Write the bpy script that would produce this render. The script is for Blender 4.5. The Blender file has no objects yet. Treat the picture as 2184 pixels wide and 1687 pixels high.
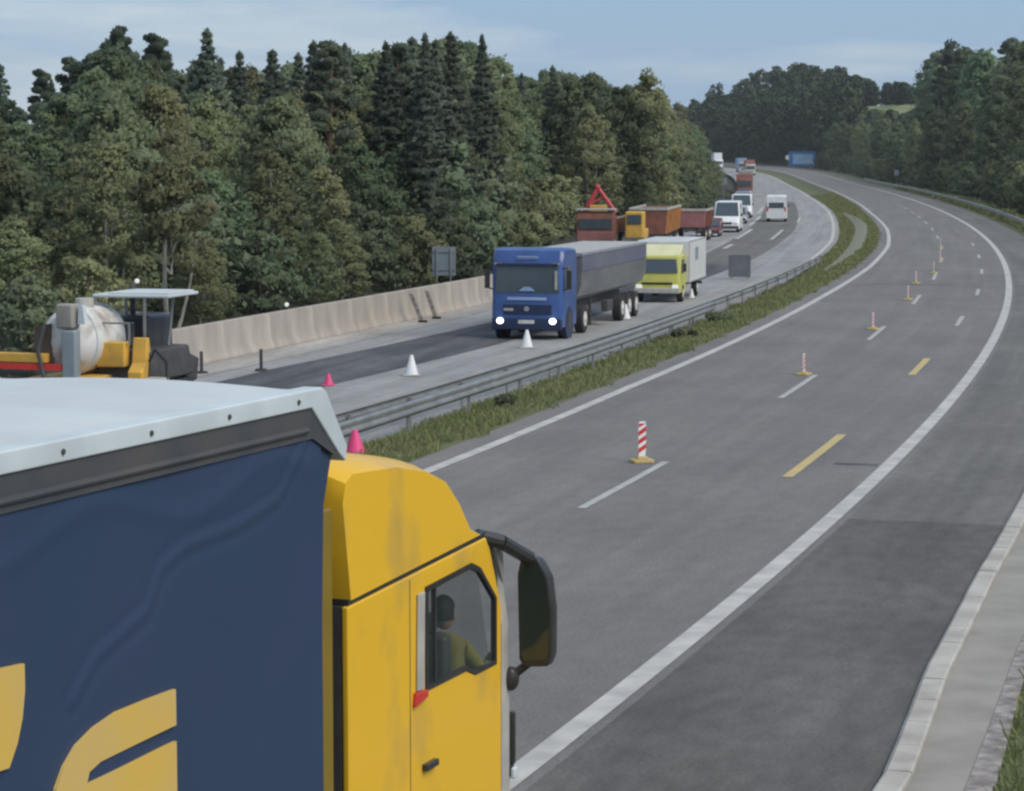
import bpy, bmesh, math, random
import numpy as np
from mathutils import Vector, Matrix
R = math.radians
scene = bpy.context.scene
col = scene.collection

# ------------------------------------------------------------------ camera
CAM_H = 5.6
cam = bpy.data.objects.new('camera', bpy.data.cameras.new('camera'))
col.objects.link(cam); scene.camera = cam
cam.location = (0, 0, CAM_H)
cam.rotation_euler = (R(90) - math.atan(511.5 / 5200.0), 0, 0)
cam.data.sensor_width = 36; cam.data.lens = 36 * 5200 / 2183.0
cam.data.clip_start = 0.5; cam.data.clip_end = 6000
scene.render.resolution_x = 1024; scene.render.resolution_y = 791

# ------------------------------------------------------------------ sky, sun, exposure
SUN_EL, SUN_AZ = 46.0, 125.0          # azimuth clockwise from +Y
w = bpy.data.worlds.new('World'); scene.world = w; w.use_nodes = True
nt = w.node_tree; nt.nodes.clear()
out = nt.nodes.new('ShaderNodeOutputWorld'); bg = nt.nodes.new('ShaderNodeBackground')
sky = nt.nodes.new('ShaderNodeTexSky'); sky.sky_type = 'NISHITA'; sky.sun_disc = False
sky.sun_elevation = R(SUN_EL); sky.sun_rotation = R(SUN_AZ)
sky.air_density = 1.0; sky.dust_density = 0.8; sky.ozone_density = 1.6
tc = nt.nodes.new('ShaderNodeTexCoord'); mp = nt.nodes.new('ShaderNodeMapping')
mp.inputs['Scale'].default_value = (1.6, 1.6, 9.0)
mp.inputs['Location'].default_value = (3.1, 0.4, 0.2)
mp.inputs['Rotation'].default_value = (0.0, R(7), 0.0)
nz = nt.nodes.new('ShaderNodeTexNoise'); nz.inputs['Scale'].default_value = 2.6
nz.inputs['Detail'].default_value = 5; nz.inputs['Roughness'].default_value = 0.55
rp = nt.nodes.new('ShaderNodeMapRange'); rp.inputs[1].default_value = 0.40; rp.inputs[2].default_value = 0.60
rp.inputs[3].default_value = -0.45; rp.inputs[4].default_value = 1.0; rp.clamp = False
mx = nt.nodes.new('ShaderNodeMix'); mx.data_type = 'RGBA'
cm = nt.nodes.new('ShaderNodeMix'); cm.data_type = 'RGBA'
cm.inputs['A'].default_value = (1.10, 1.72, 2.60, 1); cm.inputs['B'].default_value = (2.05, 2.45, 2.95, 1)
mx.inputs['Factor'].default_value = 0.88
nt.links.new(tc.outputs['Generated'], mp.inputs[0]); nt.links.new(mp.outputs[0], nz.inputs[0])
nt.links.new(nz.outputs[0], rp.inputs[0]); sx_ = nt.nodes.new('ShaderNodeSeparateXYZ'); nt.links.new(tc.outputs['Generated'], sx_.inputs[0])
gx_ = nt.nodes.new('ShaderNodeMath'); gx_.operation = 'MULTIPLY_ADD'; gx_.inputs[1].default_value = -1.5; nt.links.new(sx_.outputs['X'], gx_.inputs[0]); nt.links.new(rp.outputs[0], gx_.inputs[2])
g2_ = nt.nodes.new('ShaderNodeMath'); g2_.operation = 'ADD'; g2_.use_clamp = True; g2_.inputs[1].default_value = 0.22; nt.links.new(gx_.outputs[0], g2_.inputs[0])
nt.links.new(g2_.outputs[0], cm.inputs[0]); nt.links.new(cm.outputs['Result'], mx.inputs['B'])
nt.links.new(sky.outputs[0], mx.inputs['A']); nt.links.new(mx.outputs['Result'], bg.inputs[0])
bg.inputs[1].default_value = 0.125
nt.links.new(bg.outputs[0], out.inputs[0])
sl = bpy.data.lights.new('sun', 'SUN'); sl.energy = 1.6; sl.angle = R(42); sl.color = (1.0, 0.92, 0.80)
sun = bpy.data.objects.new('sun', sl); col.objects.link(sun)
sd = Vector((math.sin(R(SUN_AZ)) * math.cos(R(SUN_EL)), math.cos(R(SUN_AZ)) * math.cos(R(SUN_EL)), math.sin(R(SUN_EL))))
sun.rotation_euler = sd.to_track_quat('Z', 'Y').to_euler()
scene.view_settings.view_transform = 'Standard'; scene.view_settings.look = 'None'
scene.view_settings.gamma = 1.0; scene.view_settings.exposure = 0.82
scene.render.engine = 'CYCLES'
scene.cycles.volume_bounces = 2; scene.cycles.max_bounces = 6
scene.cycles.volume_step_rate = 4.0
scene.cycles.pixel_filter_type = 'BLACKMAN_HARRIS'; scene.cycles.filter_width = 2.5

# ------------------------------------------------------------------ materials
MATS = {}
def mat(name, c1, c2=None, scale=3.0, rough=0.6, metal=0.0, spec=0.4, bump=0.0, bscale=30.0, detail=5,
        stretch=(1, 1, 1), coord='Object', lo=0.35, hi=0.65, trans=0.0, alpha=1.0, rnd=0.0, emis=None, estr=0, coat=0.0):
    m = bpy.data.materials.new(name); m.use_nodes = True; MATS[name] = m
    n = m.node_tree.nodes; l = m.node_tree.links; b = n['Principled BSDF']
    b.inputs['Roughness'].default_value = rough; b.inputs['Metallic'].default_value = metal
    b.inputs['Specular IOR Level'].default_value = spec
    b.inputs['Alpha'].default_value = alpha; b.inputs['Coat Weight'].default_value = coat
    t = n.new('ShaderNodeTexCoord'); mpp = n.new('ShaderNodeMapping')
    mpp.inputs['Scale'].default_value = stretch
    l.new(t.outputs[coord], mpp.inputs[0])
    no = n.new('ShaderNodeTexNoise'); no.inputs['Scale'].default_value = scale
    no.inputs['Detail'].default_value = detail; l.new(mpp.outputs[0], no.inputs[0])
    mr = n.new('ShaderNodeMapRange'); mr.inputs[1].default_value = lo; mr.inputs[2].default_value = hi
    l.new(no.outputs[0], mr.inputs[0])
    mi = n.new('ShaderNodeMix'); mi.data_type = 'RGBA'
    if c2 is None: c2 = tuple(v * 0.86 for v in c1)
    mi.inputs['A'].default_value = (*c1, 1); mi.inputs['B'].default_value = (*c2, 1)
    l.new(mr.outputs[0], mi.inputs[0])
    last = mi.outputs['Result']
    if rnd > 0:
        oi = n.new('ShaderNodeObjectInfo'); hs = n.new('ShaderNodeHueSaturation')
        r1 = n.new('ShaderNodeMapRange'); r1.inputs[3].default_value = 1 - rnd; r1.inputs[4].default_value = 1 + rnd
        r2 = n.new('ShaderNodeMapRange'); r2.inputs[3].default_value = 0.5 - rnd * 0.09; r2.inputs[4].default_value = 0.5 + rnd * 0.09
        mu = n.new('ShaderNodeMath'); mu.operation = 'FRACT'; m7 = n.new('ShaderNodeMath'); m7.operation = 'MULTIPLY'; m7.inputs[1].default_value = 7.3
        l.new(oi.outputs['Random'], r1.inputs[0]); l.new(oi.outputs['Random'], m7.inputs[0]); l.new(m7.outputs[0], mu.inputs[0]); l.new(mu.outputs[0], r2.inputs[0])
        l.new(r1.outputs[0], hs.inputs['Value']); l.new(r2.outputs[0], hs.inputs['Hue']); l.new(last, hs.inputs['Color']); last = hs.outputs[0]
    l.new(last, b.inputs['Base Color'])
    if bump > 0:
        n2 = n.new('ShaderNodeTexNoise'); n2.inputs['Scale'].default_value = bscale; n2.inputs['Detail'].default_value = 4
        l.new(t.outputs['Object'], n2.inputs[0]); bp = n.new('ShaderNodeBump'); bp.inputs['Strength'].default_value = bump
        bp.inputs['Distance'].default_value = 0.02
        l.new(n2.outputs[0], bp.inputs['Height']); l.new(bp.outputs[0], b.inputs['Normal'])
    if trans > 0:
        tr = n.new('ShaderNodeBsdfTranslucent'); ms = n.new('ShaderNodeMixShader'); ms.inputs[0].default_value = trans
        l.new(last, tr.inputs[0]); l.new(b.outputs[0], ms.inputs[1]); l.new(tr.outputs[0], ms.inputs[2])
        l.new(ms.outputs[0], n['Material Output'].inputs['Surface'])
    if emis:
        b.inputs['Emission Color'].default_value = (*emis, 1); b.inputs['Emission Strength'].default_value = estr
    return m

def asphalt(name, c1, c2, streak=0.12, patchy=0.12):
    """road surface: UV = (metres along, metres across)"""
    m = bpy.data.materials.new(name); m.use_nodes = True; MATS[name] = m
    n = m.node_tree.nodes; l = m.node_tree.links; b = n['Principled BSDF']
    b.inputs['Roughness'].default_value = 0.82; b.inputs['Specular IOR Level'].default_value = 0.3
    t = n.new('ShaderNodeTexCoord')
    def noise(sc, scale, det=4):
        mpp = n.new('ShaderNodeMapping'); mpp.inputs['Scale'].default_value = sc; l.new(t.outputs['UV'], mpp.inputs[0])
        no = n.new('ShaderNodeTexNoise'); no.inputs['Scale'].default_value = scale; no.inputs['Detail'].default_value = det
        l.new(mpp.outputs[0], no.inputs[0]); return no.outputs[0]
    mi = n.new('ShaderNodeMix'); mi.data_type = 'RGBA'
    mi.inputs['A'].default_value = (*c1, 1); mi.inputs['B'].default_value = (*c2, 1)
    mr = n.new('ShaderNodeMapRange'); mr.inputs[1].default_value = .38; mr.inputs[2].default_value = .62
    l.new(noise((0.05, 0.9, 1), 1.0), mr.inputs[0]); l.new(mr.outputs[0], mi.inputs[0])
    def mul(a, fac_socket, amt):
        r = n.new('ShaderNodeMapRange'); r.inputs[1].default_value = .3; r.inputs[2].default_value = .7
        r.inputs[3].default_value = 1 - amt; r.inputs[4].default_value = 1 + amt
        l.new(fac_socket, r.inputs[0]); x = n.new('ShaderNodeVectorMath'); x.operation = 'SCALE'
        l.new(a, x.inputs[0]); l.new(r.outputs[0], x.inputs['Scale']); return x.outputs[0]
    c = mul(mi.outputs['Result'], noise((0.25, 0.35, 1), 1.0), patchy)
    c = mul(c, noise((0.02, 2.6, 1), 1.0, 3), streak)
    c = mul(c, noise((.6, 1.2, 1), 3.0, 6), patchy * .8)
    c = mul(c, noise((1, 1, 1), 22.0, 3), 0.20)
    l.new(c, b.inputs['Base Color'])
    bp = n.new('ShaderNodeBump'); bp.inputs['Strength'].default_value = 0.25; bp.inputs['Distance'].default_value = 0.01
    l.new(noise((1, 1, 1), 60.0, 2), bp.inputs['Height']); l.new(bp.outputs[0], b.inputs['Normal'])
    return m

asphalt('asphalt', (0.180, 0.170, 0.163), (0.160, 0.151, 0.146), .06, .10)
asphalt('asphalt_shoulder', (0.158, 0.150, 0.140), (0.130, 0.124, 0.116), 0.10, 0.14)
asphalt('asphalt_patch', (0.118, 0.111, 0.104), (0.100, 0.094, 0.089), 0.08, 0.2)
asphalt('asphalt_pale', (0.30, 0.30, 0.295), (0.25, 0.25, 0.25))
asphalt('asphalt_fresh', (0.10, 0.10, 0.108), (0.065, 0.065, 0.072), 0.15, 0.25)
asphalt('concrete_strip', (0.36, 0.34, 0.315), (0.27, 0.26, 0.24), 0.05, 0.2)
mat('strip_grit', (0.22, 0.22, 0.17), (0.17, 0.18, 0.12), 1.5, .95)
mat('line_white', (0.53, 0.51, 0.475), (0.38, 0.37, 0.35), 2.0, 0.6, bump=.1)
mat('line_dull', (0.44, 0.44, 0.42), (0.33, 0.33, 0.32), 3.0, 0.7, lo=.3, hi=.7)
mat('line_yellow', (0.56, 0.41, 0.14), (0.46, 0.37, 0.18), 2.0, 0.6)
mat('concrete', (0.47, 0.42, 0.36), (0.31, 0.28, 0.25), 1.1, 0.85, stretch=(1, 1, .35), rnd=.07, bump=.25, lo=.3, hi=.7)
mat('kerb_concrete', (0.46, 0.44, 0.40), (0.34, 0.31, 0.28), 1.6, 0.85, bump=.4, bscale=18)
mat('gutter_concrete', (0.32, 0.30, 0.27), (0.25, 0.235, 0.21), 1.3, 0.9, bump=.3)
mat('gravel', (0.36, 0.33, 0.31), (0.17, 0.15, 0.14), 5.0, 0.95, bump=.8, bscale=12)
mat('soil', (0.10, 0.095, 0.06), (0.065, 0.07, 0.035), 0.8, 0.95)
mat('turf', (0.118, 0.129, 0.062), (0.095, 0.110, 0.050), 0.5, 0.95, bump=.5, bscale=6)
mat('grass_blade', (0.181, 0.213, 0.080), (0.244, 0.244, 0.112), 0.35, 0.8, trans=.3)
mat('meadow_grass', (0.20, 0.23, 0.10), (0.26, 0.27, 0.13), 0.05, 0.95)
mat('forest_soil', (0.045, 0.045, 0.028), (0.03, 0.034, 0.02), 0.4, 0.95)
LK = dict(trans=.48, rough=.75, spec=.2, rnd=.36)
mat('spruce_needles', (0.161, 0.202, 0.150), (0.131, 0.169, 0.140), 0.9, **LK)
mat('pine_needles', (0.151, 0.196, 0.126), (0.117, 0.159, 0.123), 0.8, **LK)
mat('birch_leaves', (0.258, 0.281, 0.148), (0.213, 0.242, 0.138), 0.55, **LK)
mat('dense_leaves', (0.199, 0.248, 0.142), (0.165, 0.213, 0.129), 0.55, **LK)
mat('shrub_leaves', (0.193, 0.237, 0.140), (0.157, 0.197, 0.128), 0.8, **LK)
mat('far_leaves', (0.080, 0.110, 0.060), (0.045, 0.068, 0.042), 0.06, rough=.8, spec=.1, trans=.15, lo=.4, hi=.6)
mat('bark_brown', (0.12, 0.09, 0.07), (0.07, 0.055, 0.045), 3, 0.9)
mat('bark_pine', (0.20, 0.12, 0.08), (0.11, 0.08, 0.06), 3, 0.9)
mat('bark_pale', (0.36, 0.35, 0.31), (0.16, 0.15, 0.13), 4, 0.85, stretch=(1, 1, .4))
mat('galv_steel', (0.33, 0.335, 0.33), (0.24, 0.245, 0.24), 2.0, 0.45, metal=.45)
mat('rubber', (0.025, 0.025, 0.027), (0.035, 0.034, 0.033), 5, 0.8)
mat('black_plastic', (0.03, 0.03, 0.032), (0.045, 0.043, 0.042), 3, 0.35)
mat('dark_metal', (0.06, 0.06, 0.062), (0.09, 0.085, 0.08), 4, 0.6, metal=.2)
mat('cab_interior', (0.035, 0.037, 0.035), None, 4, 0.8)
mat('yellow_paint', (0.78, 0.46, 0.030), (0.50, 0.33, 0.08), 1.5, 0.34, spec=.3, coat=.1, lo=.52, hi=.80, stretch=(1, 1.2, .8))
mat('yellow_shaded', (0.24, 0.165, 0.02), None, 2, 0.5)  # yellow of the front pillar, with the shade beside the cab painted in
mat('curtain_blue', (0.026, 0.053, 0.100), (0.034, 0.052, 0.110), 0.9, 0.55, spec=.35, bump=.3, bscale=1.1, lo=.3, hi=.7)
mat('curtain_edge', (0.06, 0.065, 0.075), (0.085, 0.08, 0.08), 2.5, 0.6)
mat('roof_tarp', (0.581, 0.627, 0.634), (0.475, 0.515, 0.528), 0.9, 0.6, bump=.1, bscale=3, lo=.3, hi=.7)
mat('rail_white', (0.594, 0.660, 0.682), (0.506, 0.561, 0.583), 2.2, 0.45)
mat('rim_white', (0.66, 0.62, 0.58), (0.52, 0.48, 0.45), 4, 0.5)
mat('letter_yellow', (0.66, 0.43, 0.085), (0.60, 0.42, 0.14), 1.5, 0.6)
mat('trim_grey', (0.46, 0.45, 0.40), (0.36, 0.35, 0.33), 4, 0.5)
mat('signal_red', (0.62, 0.05, 0.04), None, 4, 0.4)
mat('pink_film', (0.78, 0.07, 0.22), (0.66, 0.08, 0.22), 4, 0.5)
mat('white_paint', (0.70, 0.71, 0.70), (0.62, 0.63, 0.62), 2, 0.4, coat=.2)
mat('white_dirty', (0.66, 0.66, 0.64), (0.22, 0.16, 0.11), 1.0, 0.5, lo=.48, hi=.72)
mat('van_white', (0.80, 0.82, 0.83), None, 3, 0.35, coat=.3)
mat('blue_paint', (0.050, 0.115, 0.33), (0.040, 0.085, 0.25), 1.2, 0.32, coat=.3)
mat('blue_dark', (0.020, 0.035, 0.085), None, 2, 0.4)
mat('blue_light', (0.30, 0.42, 0.66), None, 2, 0.5)
mat('trailer_blue', (0.13, 0.14, 0.22), (0.20, 0.20, 0.24), 1.0, 0.4, metal=.3, stretch=(1, .3, 1))
mat('trailer_grey', (0.26, 0.27, 0.28), (0.18, 0.18, 0.19), 1.2, 0.4, metal=.3, stretch=(1, .3, 1))
mat('lime_paint', (0.55, 0.53, 0.10), (0.46, 0.46, 0.12), 2, 0.4)
mat('lime_pale', (0.68, 0.66, 0.40), None, 2, 0.5)
mat('orange_paint', (0.62, 0.27, 0.05), (0.45, 0.20, 0.05), 2, 0.5)
mat('amber_paint', (0.70, 0.40, 0.06), (0.52, 0.32, 0.07), 3, 0.5)
mat('rust_paint', (0.27, 0.10, 0.06), (0.14, 0.065, 0.05), 1.5, 0.6)
mat('maroon_paint', (0.19, 0.05, 0.055), (0.13, 0.045, 0.05), 2, 0.5)
mat('dull_red', (0.36, 0.15, 0.14), (0.26, 0.12, 0.115), 2, 0.6)
mat('crane_red', (0.52, 0.055, 0.07), (0.40, 0.06, 0.07), 2, 0.45)
mat('silver_paint', (0.42, 0.43, 0.46), None, 3, 0.35, metal=.4)
mat('dark_car', (0.06, 0.06, 0.07), None, 3, 0.3, coat=.4)
mat('grey_sheet', (0.30, 0.35, 0.37), (0.24, 0.28, 0.31), 1.5, 0.5, metal=.2)
mat('sign_blue', (0.035, 0.14, 0.33), (0.03, 0.11, 0.27), 2, 0.45)
mat('sign_pale', (0.26, 0.38, 0.55), (0.18, 0.30, 0.48), .8, 0.45)
mat('headlight', (0.9, 0.9, 0.9), None, 3, 0.2, emis=(1, .98, .95), estr=2.6)
mat('lamp_white', (0.85, 0.85, 0.85), None, 3, 0.3, emis=(1, 1, 1), estr=.15)
mat('skin', (0.42, 0.25, 0.17), None, 5, 0.6)
mat('hair_dark', (0.02, 0.017, 0.015), None, 9, 0.7)
mat('shirt_olive', (0.24, 0.22, 0.05), (0.19, 0.18, 0.05), 5, 0.8)
def glass(name, c, alpha, rough=.05):
    m = mat(name, c, None, 2, rough, spec=.6, alpha=alpha); return m
glass('cab_glass', (0.07, 0.10, 0.11), 0.18)
glass('windscreen', (0.075, 0.10, 0.12), 0.96, .12)
glass('mirror_glass', (0.04, 0.05, 0.04), 1.0, .08)
M = MATS

# ------------------------------------------------------------------ mesh helpers
class MB:
    """collects shapes into one mesh"""
    def __init__(s): s.bm = bmesh.new()
    def box(s, c, d, rot=None, taper=None):
        r = bmesh.ops.create_cube(s.bm, size=1.0); v = r['verts']
        for q in v:
            if taper and q.co.z > 0: q.co.x *= taper[0]; q.co.y *= taper[1]
            q.co = Vector((q.co.x * d[0], q.co.y * d[1], q.co.z * d[2]))
            if rot: q.co = Matrix.Rotation(rot[1], 3, rot[0]) @ q.co
            q.co += Vector(c)
        return s
    def cyl(s, a, b, r, r2=None, n=16, cap=True):
        a = Vector(a); b = Vector(b); d = b - a; L = d.length
        q = d.to_track_quat('Z', 'Y').to_matrix().to_4x4()
        mtx = Matrix.Translation((a + b) / 2) @ q
        bmesh.ops.create_cone(s.bm, cap_ends=cap, segments=n, radius1=r, radius2=r if r2 is None else r2, depth=L, matrix=mtx)
        return s
    def sph(s, c, r, sc=(1, 1, 1), n=16):
        mtx = Matrix.Translation(c) @ Matrix.Diagonal((sc[0], sc[1], sc[2], 1))
        bmesh.ops.create_uvsphere(s.bm, u_segments=n, v_segments=n // 2 + 2, radius=r, matrix=mtx); return s
    def prism(s, pts, x0, x1, axis='x', holes=()):
        """outline pts in (y,z) extruded along x (or (x,y) along z with axis='z', (x,z) along y with axis='y')"""
        def P(p, t):
            return {'x': (t, p[0], p[1]), 'z': (p[0], p[1], t), 'y': (p[0], t, p[1])}[axis]
        tmp = bmesh.new(); es = []
        for loop in (pts, *holes):
            vs = [tmp.verts.new(P(p, x0)) for p in loop]
            es += [tmp.edges.new((vs[i], vs[(i + 1) % len(vs)])) for i in range(len(vs))]
        if holes: bmesh.ops.triangle_fill(tmp, edges=es, use_beauty=True)
        else: tmp.faces.new(vs)
        g = bmesh.ops.extrude_face_region(tmp, geom=tmp.faces[:])
        d = {'x': (x1 - x0, 0, 0), 'z': (0, 0, x1 - x0), 'y': (0, x1 - x0, 0)}[axis]
        bmesh.ops.translate(tmp, verts=[e for e in g['geom'] if isinstance(e, bmesh.types.BMVert)], vec=d)
        bmesh.ops.recalc_face_normals(tmp, faces=tmp.faces[:])
        me = bpy.data.meshes.new('t'); tmp.to_mesh(me); tmp.free(); s.bm.from_mesh(me); bpy.data.meshes.remove(me)
        return s
    def loft(s, secs, cap=True):
        rows = [[s.bm.verts.new(p) for p in sec] for sec in secs]; n = len(rows[0])
        for a, b in zip(rows, rows[1:]):
            for i in range(n): s.bm.faces.new((a[i], a[(i + 1) % n], b[(i + 1) % n], b[i]))
        if cap: s.bm.faces.new(rows[0][::-1]); s.bm.faces.new(rows[-1])
        return s
    def tube(s, pts, r, n=8):
        for a, b in zip(pts, pts[1:]): s.cyl(a, b, r, n=n)
        return s
    def build(s, name, m, parent=None, bevel=0.0, smooth=None, seg=2):
        bmesh.ops.recalc_face_normals(s.bm, faces=s.bm.faces[:])
        me = bpy.data.meshes.new(name); s.bm.to_mesh(me); s.bm.free()
        me.materials.append(M[m] if isinstance(m, str) else m)
        o = bpy.data.objects.new(name, me); col.objects.link(o)
        if parent: o.parent = parent
        if bevel:
            b = o.modifiers.new('bevel', 'BEVEL'); b.width = bevel; b.segments = seg; b.limit_method = 'ANGLE'; b.angle_limit = R(40)
        if smooth or bevel:
            for pl in me.polygons: pl.use_smooth = True
            e = o.modifiers.new('es', 'EDGE_SPLIT') if smooth != 'full' and not bevel else None
            if e: e.split_angle = R(35)
        if bevel:
            wn = o.modifiers.new('wn', 'WEIGHTED_NORMAL'); wn.keep_sharp = True
        return o

def empty(name, loc=(0, 0, 0), rz=0.0):
    o = bpy.data.objects.new(name, None); o.location = loc; o.rotation_euler = (0, 0, rz)
    o.empty_display_size = .3; col.objects.link(o); return o
def tag(o, label, cat, group=None, kind=None):
    if label: o['label'] = label
    if cat: o['category'] = cat
    if group: o['group'] = group
    if kind: o['kind'] = kind
    return o
KIDS = {}
def copy_tree(o, parent=None):
    c = o.copy(); col.objects.link(c)
    if parent: c.parent = parent
    for ch in list(o.children): copy_tree(ch, c)
    return c

# ------------------------------------------------------------------ road course
def ss(t): t = min(max(t, 0), 1); return t * t * (3 - 2 * t)
SS = np.arange(0, 1800, 1.0)
TH = .12225 + .248 * np.exp(-SS / 101.48) - .0532 * SS / 700 - np.maximum(SS - 600, 0) * .0006
CX = -7.755 + np.r_[0, np.cumsum(np.sin(TH))[:-1]]; CY = np.r_[0, np.cumsum(np.cos(TH))[:-1]]
def heading(s): return float(TH[int(min(max(s, 0), 1798))])
def RD(s, o):
    """point o metres right of the right edge line of the carriageway, s metres along it"""
    if s < 0: x = CX[0] + math.sin(TH[0]) * s; y = CY[0] + math.cos(TH[0]) * s; a = TH[0]
    else:
        i = min(int(s), len(SS) - 2); t = s - i
        x = CX[i] * (1 - t) + CX[i + 1] * t; y = CY[i] * (1 - t) + CY[i + 1] * t; a = TH[i] * (1 - t) + TH[i + 1] * t
    return x + math.cos(a) * o, y - math.sin(a) * o
def rail_off(s): return -10.6 + 1.0 * ss((s - 50) / 90)
def zg(s, o):
    z = 4 * ss((s - 450) / 600)
    z -= .5 * ss((rail_off(s) + 1.2 - o) / (2.4 - .7 * ss((s - 60) / 80)))
    z += 20 * ss((o - 9) / 48) * ss((s - 500) / 260)
    z += 2.2 * ss((o - 6) / 18) * (1 - ss((s - 500) / 260)) * ss((s - 60) / 60)
    z += 3.0 * ss((-o - 34) / 70)
    return z
def P3(s, o, dz=0.0):
    x, y = RD(s, o); return Vector((x, y, zg(s, o) + dz))
def interp(tab):
    xs = [a for a, b in tab]; ys = [b for a, b in tab]
    return lambda s: float(np.interp(s, xs, ys))
def frange(a, b, st):
    n = max(1, int(round((b - a) / st))); return [a + (b - a) * i / n for i in range(n + 1)]
def steps(s0, s1):
    r = []; s = s0
    while s < s1: r.append(s); s += 2 if s < 150 else (4 if s < 400 else 10)
    return r + [s1]
def strip(name, s0, s1, o0, o1, m, dz, nx=1, parent=None, kind='structure', thick=0.0):
    f0 = o0 if callable(o0) else (lambda s: o0); f1 = o1 if callable(o1) else (lambda s: o1)
    st = steps(s0, s1); vs = []; uv = []; fs = []
    for s in st:
        for k in range(nx + 1):
            o = f0(s) + (f1(s) - f0(s)) * k / nx; p = P3(s, o, dz); vs.append(p); uv.append((s, o))
    for i in range(len(st) - 1):
        for k in range(nx):
            a = i * (nx + 1) + k; fs.append((a, a + 1, a + nx + 2, a + nx + 1))
    me = bpy.data.meshes.new(name); me.from_pydata(vs, [], fs); me.materials.append(M[m])
    ul = me.uv_layers.new(name='UVMap')
    for pl in me.polygons:
        for li in pl.loop_indices: ul.data[li].uv = uv[me.loops[li].vertex_index]
    o = bpy.data.objects.new(name, me); col.objects.link(o)
    if parent: o.parent = parent
    elif kind: o['kind'] = kind
    if thick:
        so_ = o.modifiers.new('thick', 'SOLIDIFY'); so_.thickness = thick; so_.offset = -1
    for pl in me.polygons: pl.use_smooth = True
    return o
def band(o0, o1, wdt):   # helper for a painted line centred on a variable offset
    return (lambda s: o0(s) - wdt / 2), (lambda s: o0(s) + wdt / 2)

L_off = interp([(0, -7.8), (60, -7.8), (100, -7.25), (126, -6.75), (156, -6.45), (190, -6.6), (243, -7.3), (360, -7.8), (1400, -7.8)])
LR_off = interp([(0, -11.6), (147, -10.8), (178, -10.6), (213, -10.9), (276, -11.3), (369, -12.3), (578, -12.8), (1400, -12.8)])

# ------------------------------------------------------------------ ground
def build_ground():
    xs = np.r_[np.linspace(-700, -60, 22), np.linspace(-50, 130, 91), np.linspace(140, 700, 20)]
    ys = np.r_[np.linspace(-120, 0, 9), np.linspace(4, 300, 75), np.linspace(310, 1400, 80), np.linspace(1450, 1600, 4)]
    sm = SS[::2][:650]; cx = CX[::2][:650]; cy = CY[::2][:650]; ca = TH[::2][:650]
    vs = []
    for y in ys:
        for x in xs:
            i = int(np.argmin((cx - x) ** 2 + (cy - y) ** 2)); o = (x - cx[i]) * math.cos(ca[i]) - (y - cy[i]) * math.sin(ca[i])
            s = float(sm[i]); 
            if y < 0: s = 0; o = (x - RD(y / math.cos(TH[0]), 0)[0]) * math.cos(TH[0])
            dist = math.hypot(cx[i] - x, cy[i] - y)
            if dist > abs(o) + 30: o = math.copysign(dist, o if o else 1)
            z = zg(s, o)
            if -25.5 < o < 7: z -= .35 if s < 420 else .8
            vs.append((x, y, z - (.06 if o >= 7 or o < -25 else 0)))
    nx = len(xs); fs = [(j * nx + i, j * nx + i + 1, (j + 1) * nx + i + 1, (j + 1) * nx + i) for j in range(len(ys) - 1) for i in range(nx - 1)]
    me = bpy.data.meshes.new('ground'); me.from_pydata(vs, [], fs); me.materials.append(M['forest_soil'])
    o = bpy.data.objects.new('ground', me); col.objects.link(o); o['kind'] = 'structure'
    for pl in me.polygons: pl.use_smooth = True
build_ground()
SE = 1150
strip('right_carriageway', -60, SE, lambda s: L_off(s) - .7, 0.25, 'asphalt', 0.0, 4)
strip('hard_shoulder', -60, SE, 0.25, interp([(0, 3.45), (28, 3.1), (40, 2.8), (60, 2.75), (150, 2.7), (1400, 2.6)]), 'asphalt_shoulder', 0.0, 2)
strip('shoulder_patch', -60, 39.6, 0.26, interp([(0, 3.43), (28, 3.08), (39.6, 2.79)]), 'asphalt_patch', 0.004, 2)
strip('left_carriageway', -60, SE, -22.9, lambda s: LR_off(s) + .45, 'asphalt_pale', 0.0, 8)
strip('fresh_asphalt', 20, 139, interp([(20, -20.6), (68, -19.9), (89, -18.5), (139, -17.6)]), interp([(20, -17.2), (64, -16.7), (79, -15.8), (139, -14.4)]), 'asphalt_fresh', .004, 4)
strip('dark_lane', 139.1, 330, interp([(139, -17.6), (330, -18.6)]), interp([(139, -14.2), (200, -14.0), (330, -15.0)]), 'asphalt_shoulder', .004, 3)
strip('barrier_footing', 60, 140, -22.7, interp([(60, -21.2), (90, -20.2), (140, -19.4)]), 'concrete_strip', .008, 2)
# median
strip('median_turf', -60, SE, lambda s: LR_off(s) + .45, lambda s: L_off(s) - .7, 'turf', -0.01, 8)
gr0 = interp([(118, -8.9), (150, -8.9), (200, -9.1), (260, -9.9)]); gr1 = interp([(118, -8.7), (150, -8.0), (200, -8.1), (260, -9.6)])
strip('median_gravel', 122, 260, gr0, gr1, 'strip_grit', .05, 2)
strip('median_gravel', -60, 119, lambda s: rail_off(s) - 1.4, lambda s: rail_off(s) - .75, 'gravel', .02, 2)
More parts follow.
